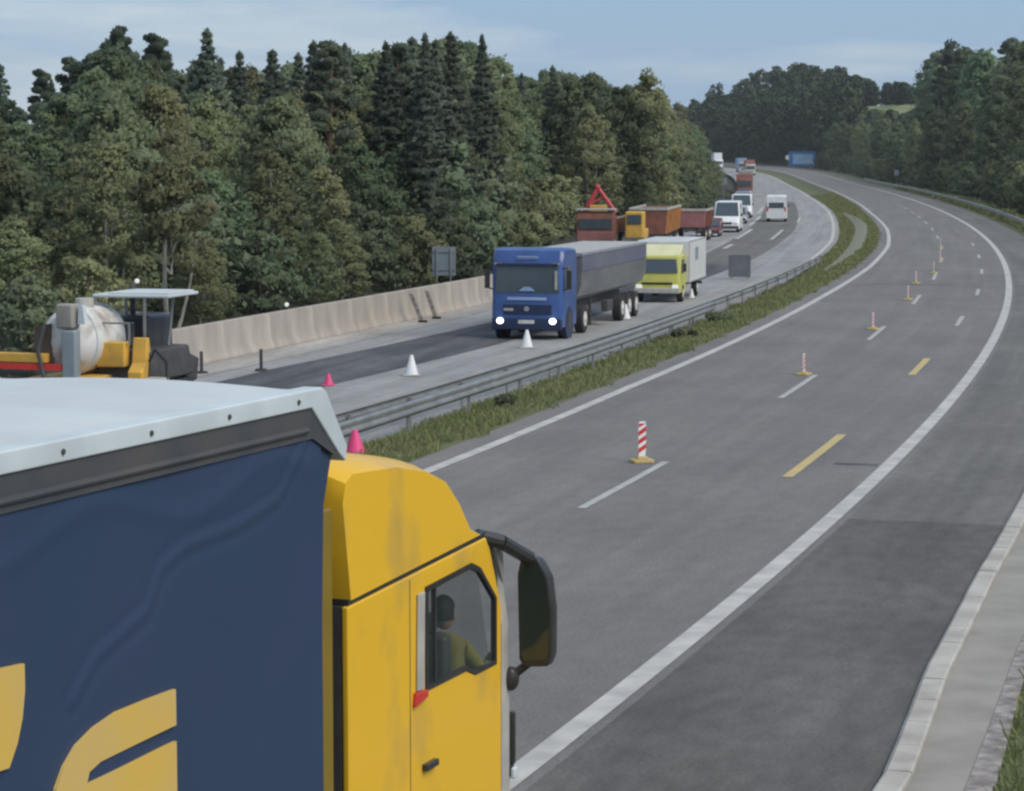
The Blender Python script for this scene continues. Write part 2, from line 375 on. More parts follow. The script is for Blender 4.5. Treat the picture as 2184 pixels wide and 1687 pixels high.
# right verge
strip('gutter', -60, 150, interp([(0, 3.45), (24, 3.32), (28.5, 3.03), (34.5, 2.85), (60, 2.74), (150, 2.74)]), interp([(0, 4.6), (24, 3.95), (30, 3.72), (60, 3.5), (150, 3.5)]), 'gutter_concrete', .02, 2)
strip('verge_gravel', -60, 60, interp([(0, 4.6), (24, 3.95), (30, 3.72), (60, 3.5)]), interp([(0, 4.9), (24, 4.2), (28, 3.98), (31, 3.86), (36, 3.75), (60, 3.55)]), 'gravel', .03, 2)
strip('verge_turf', -60, SE, interp([(0, 4.5), (24, 4.0), (31, 3.8), (60, 3.5), (150, 3.5), (160, 2.6), (1400, 2.6)]), interp([(0, 9.5), (130, 9.5), (170, 6.0), (1400, 6.0)]), 'turf', -0.004, 6)
strip('field', 760, 960, 40, 78, 'meadow_grass', .12, 6)

# seams and repairs in the asphalt
strip('road_seam', 109.2, 109.6, lambda s: L_off(s) + .2, -2.4, 'asphalt_patch', .004, 1)
strip('road_seam', 46.2, 46.45, -1.0, -.2, 'asphalt_fresh', .004, 1)
# painted lines
def line(name, s0, s1, off, wdt, m, dz=.008):
    f = off if callable(off) else (lambda s: off)
    return strip(name, s0, s1, lambda s: f(s) - wdt / 2, lambda s: f(s) + wdt / 2, m, dz)
line('edge_line', -60, SE, 0.0, .27, 'line_white')
line('edge_line', -60, SE, L_off, .25, 'line_white')
line('edge_line', 147, SE, LR_off, .26, 'line_white')
def dashes(name, lst, wdt, m, dz=.008):
    vs = []; fs = []
    for s0, s1, off in lst:
        st = frange(s0, s1, 2.0); b = len(vs)
        for s in st:
            vs += [P3(s, off - wdt / 2, dz), P3(s, off + wdt / 2, dz)]
        for i in range(len(st) - 1): a = b + 2 * i; fs.append((a, a + 1, a + 3, a + 2))
    me = bpy.data.meshes.new(name); me.from_pydata(vs, [], fs); me.materials.append(M[m])
    o = bpy.data.objects.new(name, me); col.objects.link(o); o['kind'] = 'structure'
wd = [(39.5 + 18.6 * k, 45.7 + 18.6 * k, float(np.interp(39.5 + 18.6 * k, [40, 58, 77, 94, 120, 155], [-4.0, -3.85, -3.7, -3.5, -3.3, -3.2]))) for k in range(-3, 14)]
dashes('lane_dashes', wd, .15, 'line_dull')
dashes('lane_dashes_yellow', [(44.2, 51.0, -1.5), (64.9, 70.2, -1.47)], .19, 'line_yellow')
dashes('lane_dashes', [(83.7, 88.6, -1.4), (101.8, 106.5, -1.25), (120, 125, -1.2), (138, 143, -1.2), (157, 162, -1.2)], .15, 'line_dull')
dashes('lane_dashes', [(163, 171, -17.2), (182, 206, -17.6), (218, 250, -18.2), (262, 290, -18.7)], .30, 'line_white', .012)
dashes('lane_dashes', [(181, 205, -15.0), (228, 245, -14.2)], .22, 'line_white', .012)
dashes('lane_dashes', [(100, 143, -18.2)], .22, 'line_dull', .014)
# ------------------------------------------------------------------ foliage
def leaf_cloud(C, size, aspect, rng, flat=0.0, dirs=None, axis=None):
    """one small quad per centre, random tilt"""
    C = np.asarray(C); n = len(C); O = None
    if C.shape[1] == 6: O = C[:, 3:]; C = C[:, :3]
    nrm = rng.normal(size=(n, 3)); nrm[:, 2] = nrm[:, 2] * (1 - flat) + flat * 2.0
    nrm /= np.linalg.norm(nrm, axis=1)[:, None]
    if O is not None: nrm *= np.where((nrm * O).sum(1) < 0, -1, 1)[:, None]
    t = rng.normal(size=(n, 3)) if dirs is None else dirs + rng.normal(size=(n, 3)) * .35
    t -= (t * nrm).sum(1)[:, None] * nrm; t /= np.linalg.norm(t, axis=1)[:, None] + 1e-9
    b = np.cross(nrm, t); sz = size * rng.uniform(.6, 1.35, n)[:, None]
    a = t * sz; c = b * sz * aspect
    V = np.stack([C - a - c * .4, C - a * .1 - c, C + a, C - a * .1 + c], 1).reshape(-1, 3)
    if O is None: return V
    sn = nrm * .40 + O; sn /= np.linalg.norm(sn, axis=1)[:, None]
    return V, np.repeat(sn, 4, axis=0)
def quad_mesh(name, V, m, extra=None):
    NR = None
    if isinstance(V, tuple): V, NR = V
    me = bpy.data.meshes.new(name); n = len(V) // 4
    me.vertices.add(len(V)); me.vertices.foreach_set('co', V.astype(np.float32).ravel())
    me.loops.add(len(V)); me.loops.foreach_set('vertex_index', np.arange(len(V), dtype=np.int32))
    me.polygons.add(n); me.polygons.foreach_set('loop_start', np.arange(0, len(V), 4, dtype=np.int32))
    me.polygons.foreach_set('loop_total', np.full(n, 4, dtype=np.int32))
    me.materials.append(M[m]); me.update(calc_edges=True); me.validate()
    if NR is not None: me.normals_split_custom_set(NR.tolist())
    o = bpy.data.objects.new(name, me); col.objects.link(o); return o
def limb_path(rng, a, b, bend=.12, n=5):
    a = np.array(a, float); b = np.array(b, float); L = np.linalg.norm(b - a); off = rng.normal(size=3) * L * bend
    return [Vector(a + (b - a) * t + off * math.sin(math.pi * t)) for t in np.linspace(0, 1, n)]
def tube_taper(mb, pts, r0, r1, n=6):
    k = len(pts) - 1
    for i in range(k):
        mb.cyl(pts[i], pts[i + 1], r0 + (r1 - r0) * i / k, r0 + (r1 - r0) * (i + 1) / k, n=n, cap=False)

PROTO = {}
def proto_spruce(seed, H=12.0, wid=.20):
    rng = np.random.default_rng(seed); root = empty('spruce_tree')
    tb = MB(); tube_taper(tb, [Vector((rng.normal() * .05, rng.normal() * .05, z)) for z in np.linspace(-.3, H * .97, 7)], .17, .025, 7)
    C = []; D = []; z = H * .10
    while z < H * .985:
        rr = wid * (H - z) ** .92 * 1.05 + .12; nb = 7 if z < H * .8 else 5; ph = rng.uniform(0, 6.28)
        for k in range(nb):
            if rng.random() < .12: continue
            a = ph + k * 6.283 / nb + rng.normal() * .18; L = rr * rng.uniform(.62, 1.18); dr = rng.uniform(.05, .32)
            m = int(26 + 62 * L)
            t = rng.uniform(.08, 1, m) ** .8; w_ = (1.05 - t) * .30 * L + .06
            px = t * L; lat = rng.normal(size=m) * w_ * .6
            C.append(np.c_[np.cos(a) * px - np.sin(a) * lat, np.sin(a) * px + np.cos(a) * lat, z + .06 - dr * px * (1 + .2 * t) - np.abs(rng.normal(size=m)) * .10 + t ** 3 * .12 * L])
            D.append(np.tile([math.cos(a), math.sin(a), -.35], (m, 1)))
            if L > .9: tb.cyl((0, 0, z), (math.cos(a) * L * .7, math.sin(a) * L * .7, z - dr * L * .6), .025, .01, n=4, cap=False)
        z += .36 + .022 * (H - z)
    C.append(np.c_[rng.normal(size=(40, 2)) * .06, rng.uniform(H * .95, H * 1.0, 40)]); D.append(np.tile([0, 0, 1.0], (40, 1)))
    tb.build('trunk', 'bark_brown', root)
    C = np.concatenate(C); rr_ = np.linalg.norm(C[:, :2], axis=1) + .15; C = np.c_[C, C[:, 0] / rr_, C[:, 1] / rr_, np.full(len(C), .45)]
    V = leaf_cloud(C, .17, .42, rng, dirs=np.concatenate(D)); c = quad_mesh('crown', V, 'spruce_needles'); c.parent = root
    return root, H
def clump(rng, c, r, n, squash=.7, cen=None):
    d = rng.normal(size=(n, 3)); d /= np.linalg.norm(d, axis=1)[:, None]
    rad = r * rng.uniform(.25, 1.0, n) ** .5; P = np.array(c) + d * rad[:, None] * np.array([1, 1, squash])
    if cen is None: return P
    o = P - np.array(cen); o[:, 2] *= .6; o /= np.linalg.norm(o, axis=1)[:, None] + 1e-6
    return np.c_[P, d * .28 + o * .7 + np.array([0, 0, .15])]
def proto_pine(seed, H=12.0, side_limb=False):
    rng = np.random.default_rng(seed); root = empty('pine_tree'); tb = MB()
    tr = [Vector((math.sin(z * .25 + seed) * .16, math.cos(z * .3) * .12, z)) for z in np.linspace(-.3, H * .96, 8)]
    tube_taper(tb, tr, .19, .05, 8); C = []
    nl = 30
    for i in range(nl):
        f = i / (nl - 1); z = H * (.36 + .60 * f); a = i * 2.4 + rng.normal() * .4
        L = (1.75 - 1.35 * f ** 1.5) * rng.uniform(.45, 1.1)
        e = (math.cos(a) * L, math.sin(a) * L, z + .25 + .25 * L); p = limb_path(rng, (0, 0, z - .15), e); tube_taper(tb, p, .05, .018, 4)
        C.append(clump(rng, e, rng.uniform(.42, .75) * (1 - .3 * f), 250, .55, (0, 0, z)))
        mid = p[3]; C.append(clump(rng, mid, .36, 90, .6, (0, 0, z)))
    C.append(clump(rng, (0, 0, H * .965), .42, 200, .8, (0, 0, H * .8)))
    if side_limb:
        e = (-2.5, -.3, H * .80); p = limb_path(rng, (0, 0, H * .76), e, .05); tube_taper(tb, p, .07, .02, 5)
        C.append(clump(rng, e, .55, 260, .4, (0, 0, H * .7))); C.append(clump(rng, (-1.8, -.2, H * .81), .5, 220, .45, (0, 0, H * .7)))
    tb.build('trunk', 'bark_pine', root)
    c = quad_mesh('crown', leaf_cloud(np.concatenate(C), .14, .4, rng), 'pine_needles'); c.parent = root
    return root, H
def proto_broad(seed, kind, H, width, leaf, ncl, per, m, bark, base=.14, name='broadleaf_tree', shape=1.0):
    rng = np.random.default_rng(seed); root = empty(name); tb = MB()
    lean = rng.normal(size=2) * .03 * H
    top = (lean[0], lean[1], H * .93); tr = limb_path(rng, (0, 0, -.3), top, .02, 8); tube_taper(tb, tr, .013 * H + .03, .02, 7)
    if kind == 'B' : 
        e = (lean[0] + rng.normal() * .6, rng.normal() * .4, H * .7); tube_taper(tb, limb_path(rng, (0, 0, .1), e, .05), .07, .02, 6)
    C = []; ga = rng.uniform(0, 6)
    for i in range(ncl):
        f = (i + .5) / ncl; z = H * (base + (.97 - base) * f); env = width * (math.sin(math.pi * min(.98, (.16 + .84 * f) ** (.9 * shape)))) ** .62 + .12
        a = ga + i * 2.39996; rad = env * rng.uniform(.25, 1.0) * (1 if rng.random() < .8 else 1.18)
        e = np.array([lean[0] * f + math.cos(a) * rad, lean[1] * f + math.sin(a) * rad, z + rng.normal() * .25])
        cr = rng.uniform(.36, .72) * (H / 9) ** .5 * (1.0 if f < .85 else .7)
        C.append(clump(rng, e, cr, int(per * rng.uniform(.6, 1.3)), .75, (0, 0, H * .42)))
        if i % 2 == 0:
            zb = max(.3, e[2] - .25 * rad - .5); tube_taper(tb, limb_path(rng, (lean[0] * f * .8, lean[1] * f * .8, zb * .92), e, .08, 4), .035 * (1.2 - f) + .012, .01, 4)
    # loose twigs breaking the outline
    k = int(ncl * per * .10); f = rng.uniform(0, 1, k); a = rng.uniform(0, 6.283, k)
    env = width * np.sin(np.pi * np.minimum(.98, (.16 + .84 * f) ** .9)) ** .62 * rng.uniform(.6, 1.22, k)
    C.append(np.c_[lean[0] * f + np.cos(a) * env, lean[1] * f + np.sin(a) * env, H * (base + (1 - base) * f) + rng.normal(size=k) * .1, np.cos(a), np.sin(a), f - .2])
    tb.build('trunk', bark, root)
    c = quad_mesh('crown', leaf_cloud(np.concatenate(C), leaf, .62, rng, flat=.25), m); c.parent = root
    return root, H
PROTO['S'] = [proto_spruce(1, 12, .25), proto_spruce(2, 12, .21), proto_spruce(3, 12, .29)]
PROTO['P'] = [proto_pine(4), proto_pine(5)]
PROTO['G'] = [proto_pine(6, side_limb=True)]
PROTO['B'] = [proto_broad(11, 'B', 9, 1.65, .105, 46, 190, 'birch_leaves', 'bark_pale', .16, 'birch_tree'),
              proto_broad(12, 'B', 9, 1.95, .105, 54, 180, 'birch_leaves', 'bark_pale', .12, 'birch_tree'),
              proto_broad(13, 'B', 9, 1.4, .105, 40, 180, 'birch_leaves', 'bark_pale', .22, 'birch_tree', 1.3)]
PROTO['D'] = [proto_broad(21, 'D', 9, 2.3, .12, 66, 190, 'dense_leaves', 'bark_brown', .10),
              proto_broad(22, 'D', 9, 2.0, .12, 58, 190, 'dense_leaves', 'bark_brown', .08),
              proto_broad(23, 'D', 9, 2.6, .12, 74, 170, 'dense_leaves', 'bark_brown', .12)]
PROTO['U'] = [proto_broad(31, 'U', 3.4, 1.7, .095, 30, 170, 'shrub_leaves', 'bark_brown', .06, 'shrub'),
              proto_broad(32, 'U', 3.4, 1.4, .095, 26, 170, 'birch_leaves', 'bark_brown', .06, 'shrub')]
TREES = {
 1: "U,-13.6,68.6,-0.5,2.6;U,-13,74.2,-0.5,3;B,-15.6,76.7,-0.5,4.3;B,-10.4,80.4,-0.5,3.6;B,-13.6,82.1,-0.5,6.7;B,-10.7,85.4,-0.5,3.2;U,-12.9,88.1,-0.5,5.8;U,-9.3,89.6,-0.5,3.5;D,-11.6,93.2,-0.5,5.6;B,-7.7,95.5,-0.5,3.2;B,-9.8,97.8,-0.5,6.4;B,-7,100.2,-0.5,3.4;D,-9.6,102.3,-0.5,6.5;U,-6.4,105.1,-0.5,3.8;B,-7.7,108.5,-0.5,5.7;U,-4.7,111.2,-0.5,3.4;D,-7.1,113.7,-0.5,6.7;U,-3.3,114.9,-0.5,3.7;D,-5.2,118.6,-0.5,6.5;U,-2,120.5,-0.5,3.7;U,-4.6,122.4,-0.5,7.3;U,-3.8,127.2,-0.5,6.4;U,-0.7,132.2,-0.5,2.8;D,-3.3,134,-0.5,8.2;U,1,136.1,-0.5,3;U,-2.3,138.8,-0.5,6.8;U,-2.8,142.1,-0.5,3.4;B,-4.4,145.2,-0.5,6.8;B,-1.3,147.8,-0.5,3.3;D,-4,148.8,-0.5,8;U,-0.3,154.3,-0.5,3.6;B,-4,153.3,-0.5,10;U,0.7,159.1,-0.5,4.4;D,-3.9,160,-0.5,10.7;U,0.9,164.6,-0.5,4.5;B,-1.4,168.2,-0.5,10.3;B,2.3,172.2,-0.5,3.8;B,-1.2,172.1,-0.5,10.6;U,2.7,178.5,-0.5,4.6;D,-0.2,179.6,-0.5,10.1;U,4.2,188.2,-0.5,4.4;B,0.5,186.4,-0.5,9.8;B,10.6,194.3,-0.5,4.2;B,6.2,193.2,-0.5,10.1;U,12,201.2,-0.5,4.8;D,7.5,199.6,-0.5,9.9;B,12.8,207.1,-0.5,4.8;B,8.6,206.9,-0.5,8.8;B,13.1,212.4,-0.5,3.9;B,9.7,212.1,-0.5,10.3;U,14.6,219.8,-0.5,3.7;B,10.2,219.5,-0.5,9;U,15.1,225.9,-0.5,3.7;B,10.7,228.7,-0.5,10;B,15,235.9,-0.5,4.3;D,12.7,232.9,-0.5,10;U,17.3,246.6,-0.5,3.9;B,14,246.5,-0.5,11;U,17.4,256.9,-0.5,4.6;B,15.2,257.3,-0.5,10.7;U,19.6,269.2,-0.5,3.6;D,16.2,273.1,-0.5,11.5;U,21.2,281.7,-0.5,4.5;B,18.2,284.3,-0.5,11.1;U,22.2,296,-0.5,4.3;D,18.4,295.7,-0.5,11.2;U,24,309.3,-0.5,4.7;B,20.6,308.7,-0.5,10.4;U,25,322.2,-0.5,4.7;B,21.6,320.7,-0.5,9.9;B,25.8,331.6,-0.5,4.8;D,22.6,334.9,-0.5,11.3;U,27.2,347.1,-0.5,4.3;B,23.5,343.8,-0.5,10.7;U,27.5,359.5,-0.5,4.7;B,24.4,357.5,-0.5,10.4;U,28.6,370.8,-0.5,4.8;D,26.2,370.9,-0.5,10.3;B,30.9,381.1,-0.5,4.8;D,26.1,384.4,-0.5,10.7;U,31.5,394.9,-0.5,5;B,27.5,394,-0.5,11;U,32.1,407.5,-0.5,4.3;D,29.6,406.8,-0.5,11.6;U,33,418.1,-0.5,4.7;B,30.8,421.2,-0.5,10.7;U,35.4,432.2,-0.5,4.5;D,31.8,433,-0.5,11.5;U,35.8,442.6,-0.5,4.8;B,32.9,443.7,-0.5,11.6;B,37.7,456.6,-0.5,4.8;B,33.3,457.5,-0.5,11.6;U,38.7,469.8,-0.48,4.7;B,34.9,468.5,-0.48,11;B,38.6,482.6,-0.46,4.6;D,35.8,483.9,-0.45,11.1;U,40.5,494.9,-0.42,4.4;B,36.8,494,-0.43,11.3;U,41.2,507.5,-0.38,4.9;B,37.4,506.8,-0.38,11.3",
 2: "D,-17.1,80,-0.5,7.6;B,-15.6,86.1,-0.5,6.6;D,-14.6,91.9,-0.5,8.6;D,-19,93.4,-0.48,7.4;B,-14.2,97.1,-0.5,9;D,-18.1,99,-0.48,8.6;D,-17.4,105,-0.47,9.3;D,-15.6,108.8,-0.48,9.4;D,-10.2,111.4,-0.5,8.8;B,-14.5,113.3,-0.49,9.1;B,-10.3,116.3,-0.5,8.1;B,-13.7,118.4,-0.48,9.5;B,-9,121.5,-0.5,9.8;D,-13.1,124.6,-0.48,8.7;B,-8.2,126.3,-0.5,9;B,-11.7,129,-0.48,9.6;B,-7.1,132,-0.5,9.1;B,-11,133.8,-0.48,9.8;D,-6.3,137,-0.5,9.4;B,-9.9,140.5,-0.48,9.9;B,-8.6,143.6,-0.49,9.1;B,-13.7,144.8,-0.4,9.7;B,-8.1,149.6,-0.48,9.7;D,-13,150,-0.39,10.8;B,-10.1,156.1,-0.43,11.3;B,-16.5,153.4,-0.26,11.5;B,-9,159.5,-0.44,11.4;S,-16,163.9,-0.22,12.5;D,-7.6,166.2,-0.45,12.6;D,-15.2,169.6,-0.21,12;D,-6.3,176.1,-0.45,13.6;S,-13.7,174.3,-0.24,13.2;D,-5.8,179.4,-0.45,13.6;S,-12.3,182.6,-0.25,13.2;D,-4,187.3,-0.46,12.9;D,-10.7,189.4,-0.27,13.7;B,0.2,192.3,-0.5,11.2;S,-6.7,193.3,-0.38,15.1;D,1.9,200.1,-0.5,11.1;B,-4.8,201.5,-0.4,15.6;B,2.7,207.5,-0.5,12.8;B,-4.1,208.9,-0.39,14.2;B,3.6,213.6,-0.5,12;B,-2.3,216.4,-0.41,14.7;B,5,220.8,-0.5,11.6;B,-2.5,224.3,-0.37,15.1;B,5.6,229.2,-0.5,13;D,-1,228.7,-0.4,12.7;B,6.1,233.6,-0.5,12.9;D,-0.6,237.3,-0.38,13.2;B,7.4,245.9,-0.5,12.6;D,1,248.5,-0.38,13.6;D,9.3,259.9,-0.5,13.7;S,3,260.6,-0.4,13.9;D,11,270.7,-0.5,13;S,4.4,271.7,-0.4,15.2;D,11.5,283,-0.49,12.5;D,5.6,283.2,-0.39,15.6;B,14.2,298.5,-0.5,12.3;S,5.2,296.2,-0.34,15.9;D,13.8,309.5,-0.49,13;S,7.8,311.8,-0.37,15.3;B,15.7,321.3,-0.49,13.2;D,8.3,321.8,-0.35,15.7;B,16.8,333.3,-0.49,14.1;B,10.2,334.5,-0.36,16.8;B,18,347.1,-0.49,14.9;D,11.5,346.5,-0.37,16.4;B,19.2,358.2,-0.49,15.7;B,11.4,359.2,-0.32,17.2;B,20.6,370,-0.49,16.1;D,14,372.4,-0.36,16;D,20.7,381.7,-0.48,14.9;B,15.2,385.6,-0.36,16.5;B,21.7,397.8,-0.47,15.6;B,14.8,396.3,-0.31,17.7;D,23.6,407.3,-0.48,15.1;B,16.4,409.3,-0.33,16.4;B,25.2,419.9,-0.49,16.3;D,16.9,420.6,-0.31,17.4;B,24.8,432.3,-0.47,16.1;B,18.7,434.3,-0.32,17.1;B,27.5,447.2,-0.49,15.1;B,20.4,444.4,-0.35,17.2;D,28.4,457.9,-0.48,15.5;D,21.1,459.5,-0.32,17.1;B,29.2,470.9,-0.46,15.8;D,22.8,469.6,-0.33,17.5;B,29.8,484.1,-0.43,16.4;S,24,484.3,-0.3,19.1;B,31.1,495.5,-0.4,15.8;D,24.8,496.5,-0.26,20.1;B,32.4,507,-0.37,16.9;S,24.5,507.2,-0.18,18.9",
 3: "S,-27.4,131.7,1,9.6;P,-25.6,134.3,1,9.3;P,-24.3,135.5,1,10;P,-23.7,138.7,1,10.3;G,-21.5,134.3,1,11.7;P,-19.9,138.3,1,11.4;S,-14.7,118.6,1,10.8;S,-14.2,128.2,1,10.1;S,-13.5,138.8,1,10.7;S,-11.5,132.3,1,10.2;S,-11.1,137.8,1,11.1;P,-9,120.5,1,10.2;S,-8.7,128.3,1,10.5;S,-6.3,123.4,1,10.4;P,-5.9,130,1,10.5;S,-5.3,130.6,1,11;S,-4.2,118.3,1,10.5;S,-3.8,122.8,1,10.5;S,-3.1,124.1,1,10.9;S,-1.7,138.2,1,11.4;S,0.8,200,1,11.3;S,3.3,200,1,12;D,4.8,200,1,11.3;D,6.6,200,1,11.2;B,11.4,200,1,11.6;D,9.2,200,1,10.2;P,-22.5,108.6,-0.34,8.6;P,-21.8,113.6,-0.33,8.4;D,-20.1,118,-0.36,10;D,-19.7,125,-0.33,11.7;D,-18.9,128.9,-0.33,10.9;P,-26.2,131.2,-0.02,8.2;S,-17.4,133.7,-0.35,10.5;P,-24.1,138.2,-0.06,10.6;P,-23.7,142,-0.04,11.8;P,-19.9,145.6,-0.18,10.8;S,-27.6,147.2,0.2,10;D,-18.8,151.1,-0.19,11.7;P,-26.8,153.2,0.21,11;D,-25.4,156.8,0.17,12.8;S,-24.7,161.7,0.18,12.4;S,-23.7,169.5,0.19,12.5;S,-21.9,177.7,0.16,13.6;S,-21.6,182.5,0.18,12.7;D,-19.7,189.8,0.14,12;D,-14.8,196.3,-0.06,14.4;S,-13.3,201.4,-0.09,14.5;D,-13.4,208.5,-0.04,14.5;S,-12,216,-0.06,14.6;S,-10.5,225.1,-0.07,15.4;S,-10.4,230.3,-0.04,15.8;D,-9.9,236.9,-0.02,16.1;D,-8.8,248.1,-0.01,16.7;D,-5.9,263.1,-0.06,17.8;D,-5.5,272.1,-0.03,17.2;D,-4.7,285.9,0.01,17.4;S,-3.6,298.4,0.03,19;S,-0.6,311.4,-0.04,14.2;S,-0.2,324.2,0.01,14.9;S,1,335.2,0,16.1;D,1.6,348,0.04,17.1;D,2.5,360.6,0.06,17.1;D,5,373.9,0,18.3;S,5.1,384.7,0.05,19.1;S,7,396.8,0.02,19.4;D,7.9,410.7,0.04,19.2;D,8.8,423.7,0.05,19;D,9.9,435.2,0.05,19.6;S,11.1,445.6,0.04,19.2;D,12,459.1,0.06,20;D,13,473.1,0.09,20.2;D,14.7,484.9,0.08,21.1;D,16,497.2,0.1,21.7;S,16.4,507.1,0.16,21.6",
 4: "U,45.4,210.4,0.01,4.8;U,48.2,222.9,0.06,4.7;U,49.8,237.8,0.04,5;D,50.1,244.9,0.02,4.6;D,52.3,258.9,0.04,4.3;D,57.2,257.8,0.62,11.5;U,54.5,269.9,0.09,4.9;D,60,273.1,0.79,12.6;U,56.8,288.7,0.1,4.9;B,59.5,286.9,0.45,13.3;U,57.8,300.9,0.07,4.5;D,62.4,296.1,0.76,12.9;U,58.8,316.6,0.03,4.4;U,61.3,333.5,0.07,4.7;D,65.3,331.1,0.6,13.7;P,71.3,329,1.69,19.8;U,62.1,350.3,0.02,4.9;B,67.1,346.7,0.63,13.4;D,73.5,345.2,1.77,20.2;D,63.9,363.2,0.04,4.6;D,65.2,384.6,0.01,4.7;D,70.3,380.6,0.58,13.3;D,78.3,384.1,1.89,21.2;B,72.9,400.2,0.71,12.9;U,68.8,421.2,0.01,4.7;D,73.3,420,0.47,13.2;D,81.9,418.7,1.93,21.8;B,75.6,436.3,0.59,13;D,83.8,434.9,1.97,22.2;D,93,430.9,2.2,23.8;D,76.8,454.4,0.53,9.7;P,83.7,446.8,1.82,21.2;D,92.6,448.4,2.2,23.7;U,74,471.8,0.07,4.5;B,78.5,465.9,0.64,10.9;D,84.8,464.1,1.76,23.7;P,94.7,470.1,2.23,25.6;D,75.9,487.9,0.13,4.3;B,79.8,483.3,0.65,12.1;P,86.7,487.2,1.81,23.9;P,98,481.8,2.25,25.1;U,76.4,506.2,0.14,4.7;B,82,502,0.8,11.4;D,87.5,503,1.76,21.9;U,77.8,517,0.2,4.4;D,90.1,516.3,2.05,22.4;U,81.2,539.1,0.41,4.3;D,83.8,533,0.78,11.9;D,92.3,534.6,2.28,22.2;D,100.4,534,2.83,24.3;U,81.1,556.9,0.41,4.9;D,93.1,552.2,2.33,12.8;D,102.2,550.1,3.26,24.7;D,82.5,570.8,0.51,4.4;D,86.2,573.2,0.84,12.1;P,94.1,568.5,2.41,13.8;D,103.7,567.3,3.78,25.4;U,83.6,585.8,0.61,4.8;D,89.3,584.4,1.25,13.1;D,95.2,587.2,2.5,13.1;D,106.2,586.8,4.63,24.6;D,85.8,607.4,0.79,4.8;D,90.1,600.4,1.28,11.9;P,95.4,601.3,2.43,13;P,107.8,603.9,5.39,26;U,87.6,622.5,0.95,4.8;B,90,622.5,1.17,12.5;P,98.3,620,3.08,13.2;P,107.9,619.5,5.8,24.9;U,86.1,634.8,0.98,4.7;B,91.9,641.8,1.43,12;P,97.8,638.2,2.86,14.7;D,109.7,634.6,6.74,25.3;B,93.1,652,1.64,13.2;D,98.3,654.4,2.99,14.8;D,109.5,650.4,7.05,10.7;D,93,675.3,1.68,12.1;D,100.9,672.8,3.93,13.7;D,110.3,674.7,8.01,9.5;D,88.3,686.7,1.46,4.7;D,92.8,687.9,1.72,13.3;P,100.2,685.4,3.73,14.5;D,111.3,689.4,8.92,9;U,88.5,705.1,1.63,4.8;D,92.5,703.6,1.8,12.9;D,100.5,705.5,4.03,13.5;D,110.7,709.6,9.2,9.1",
}
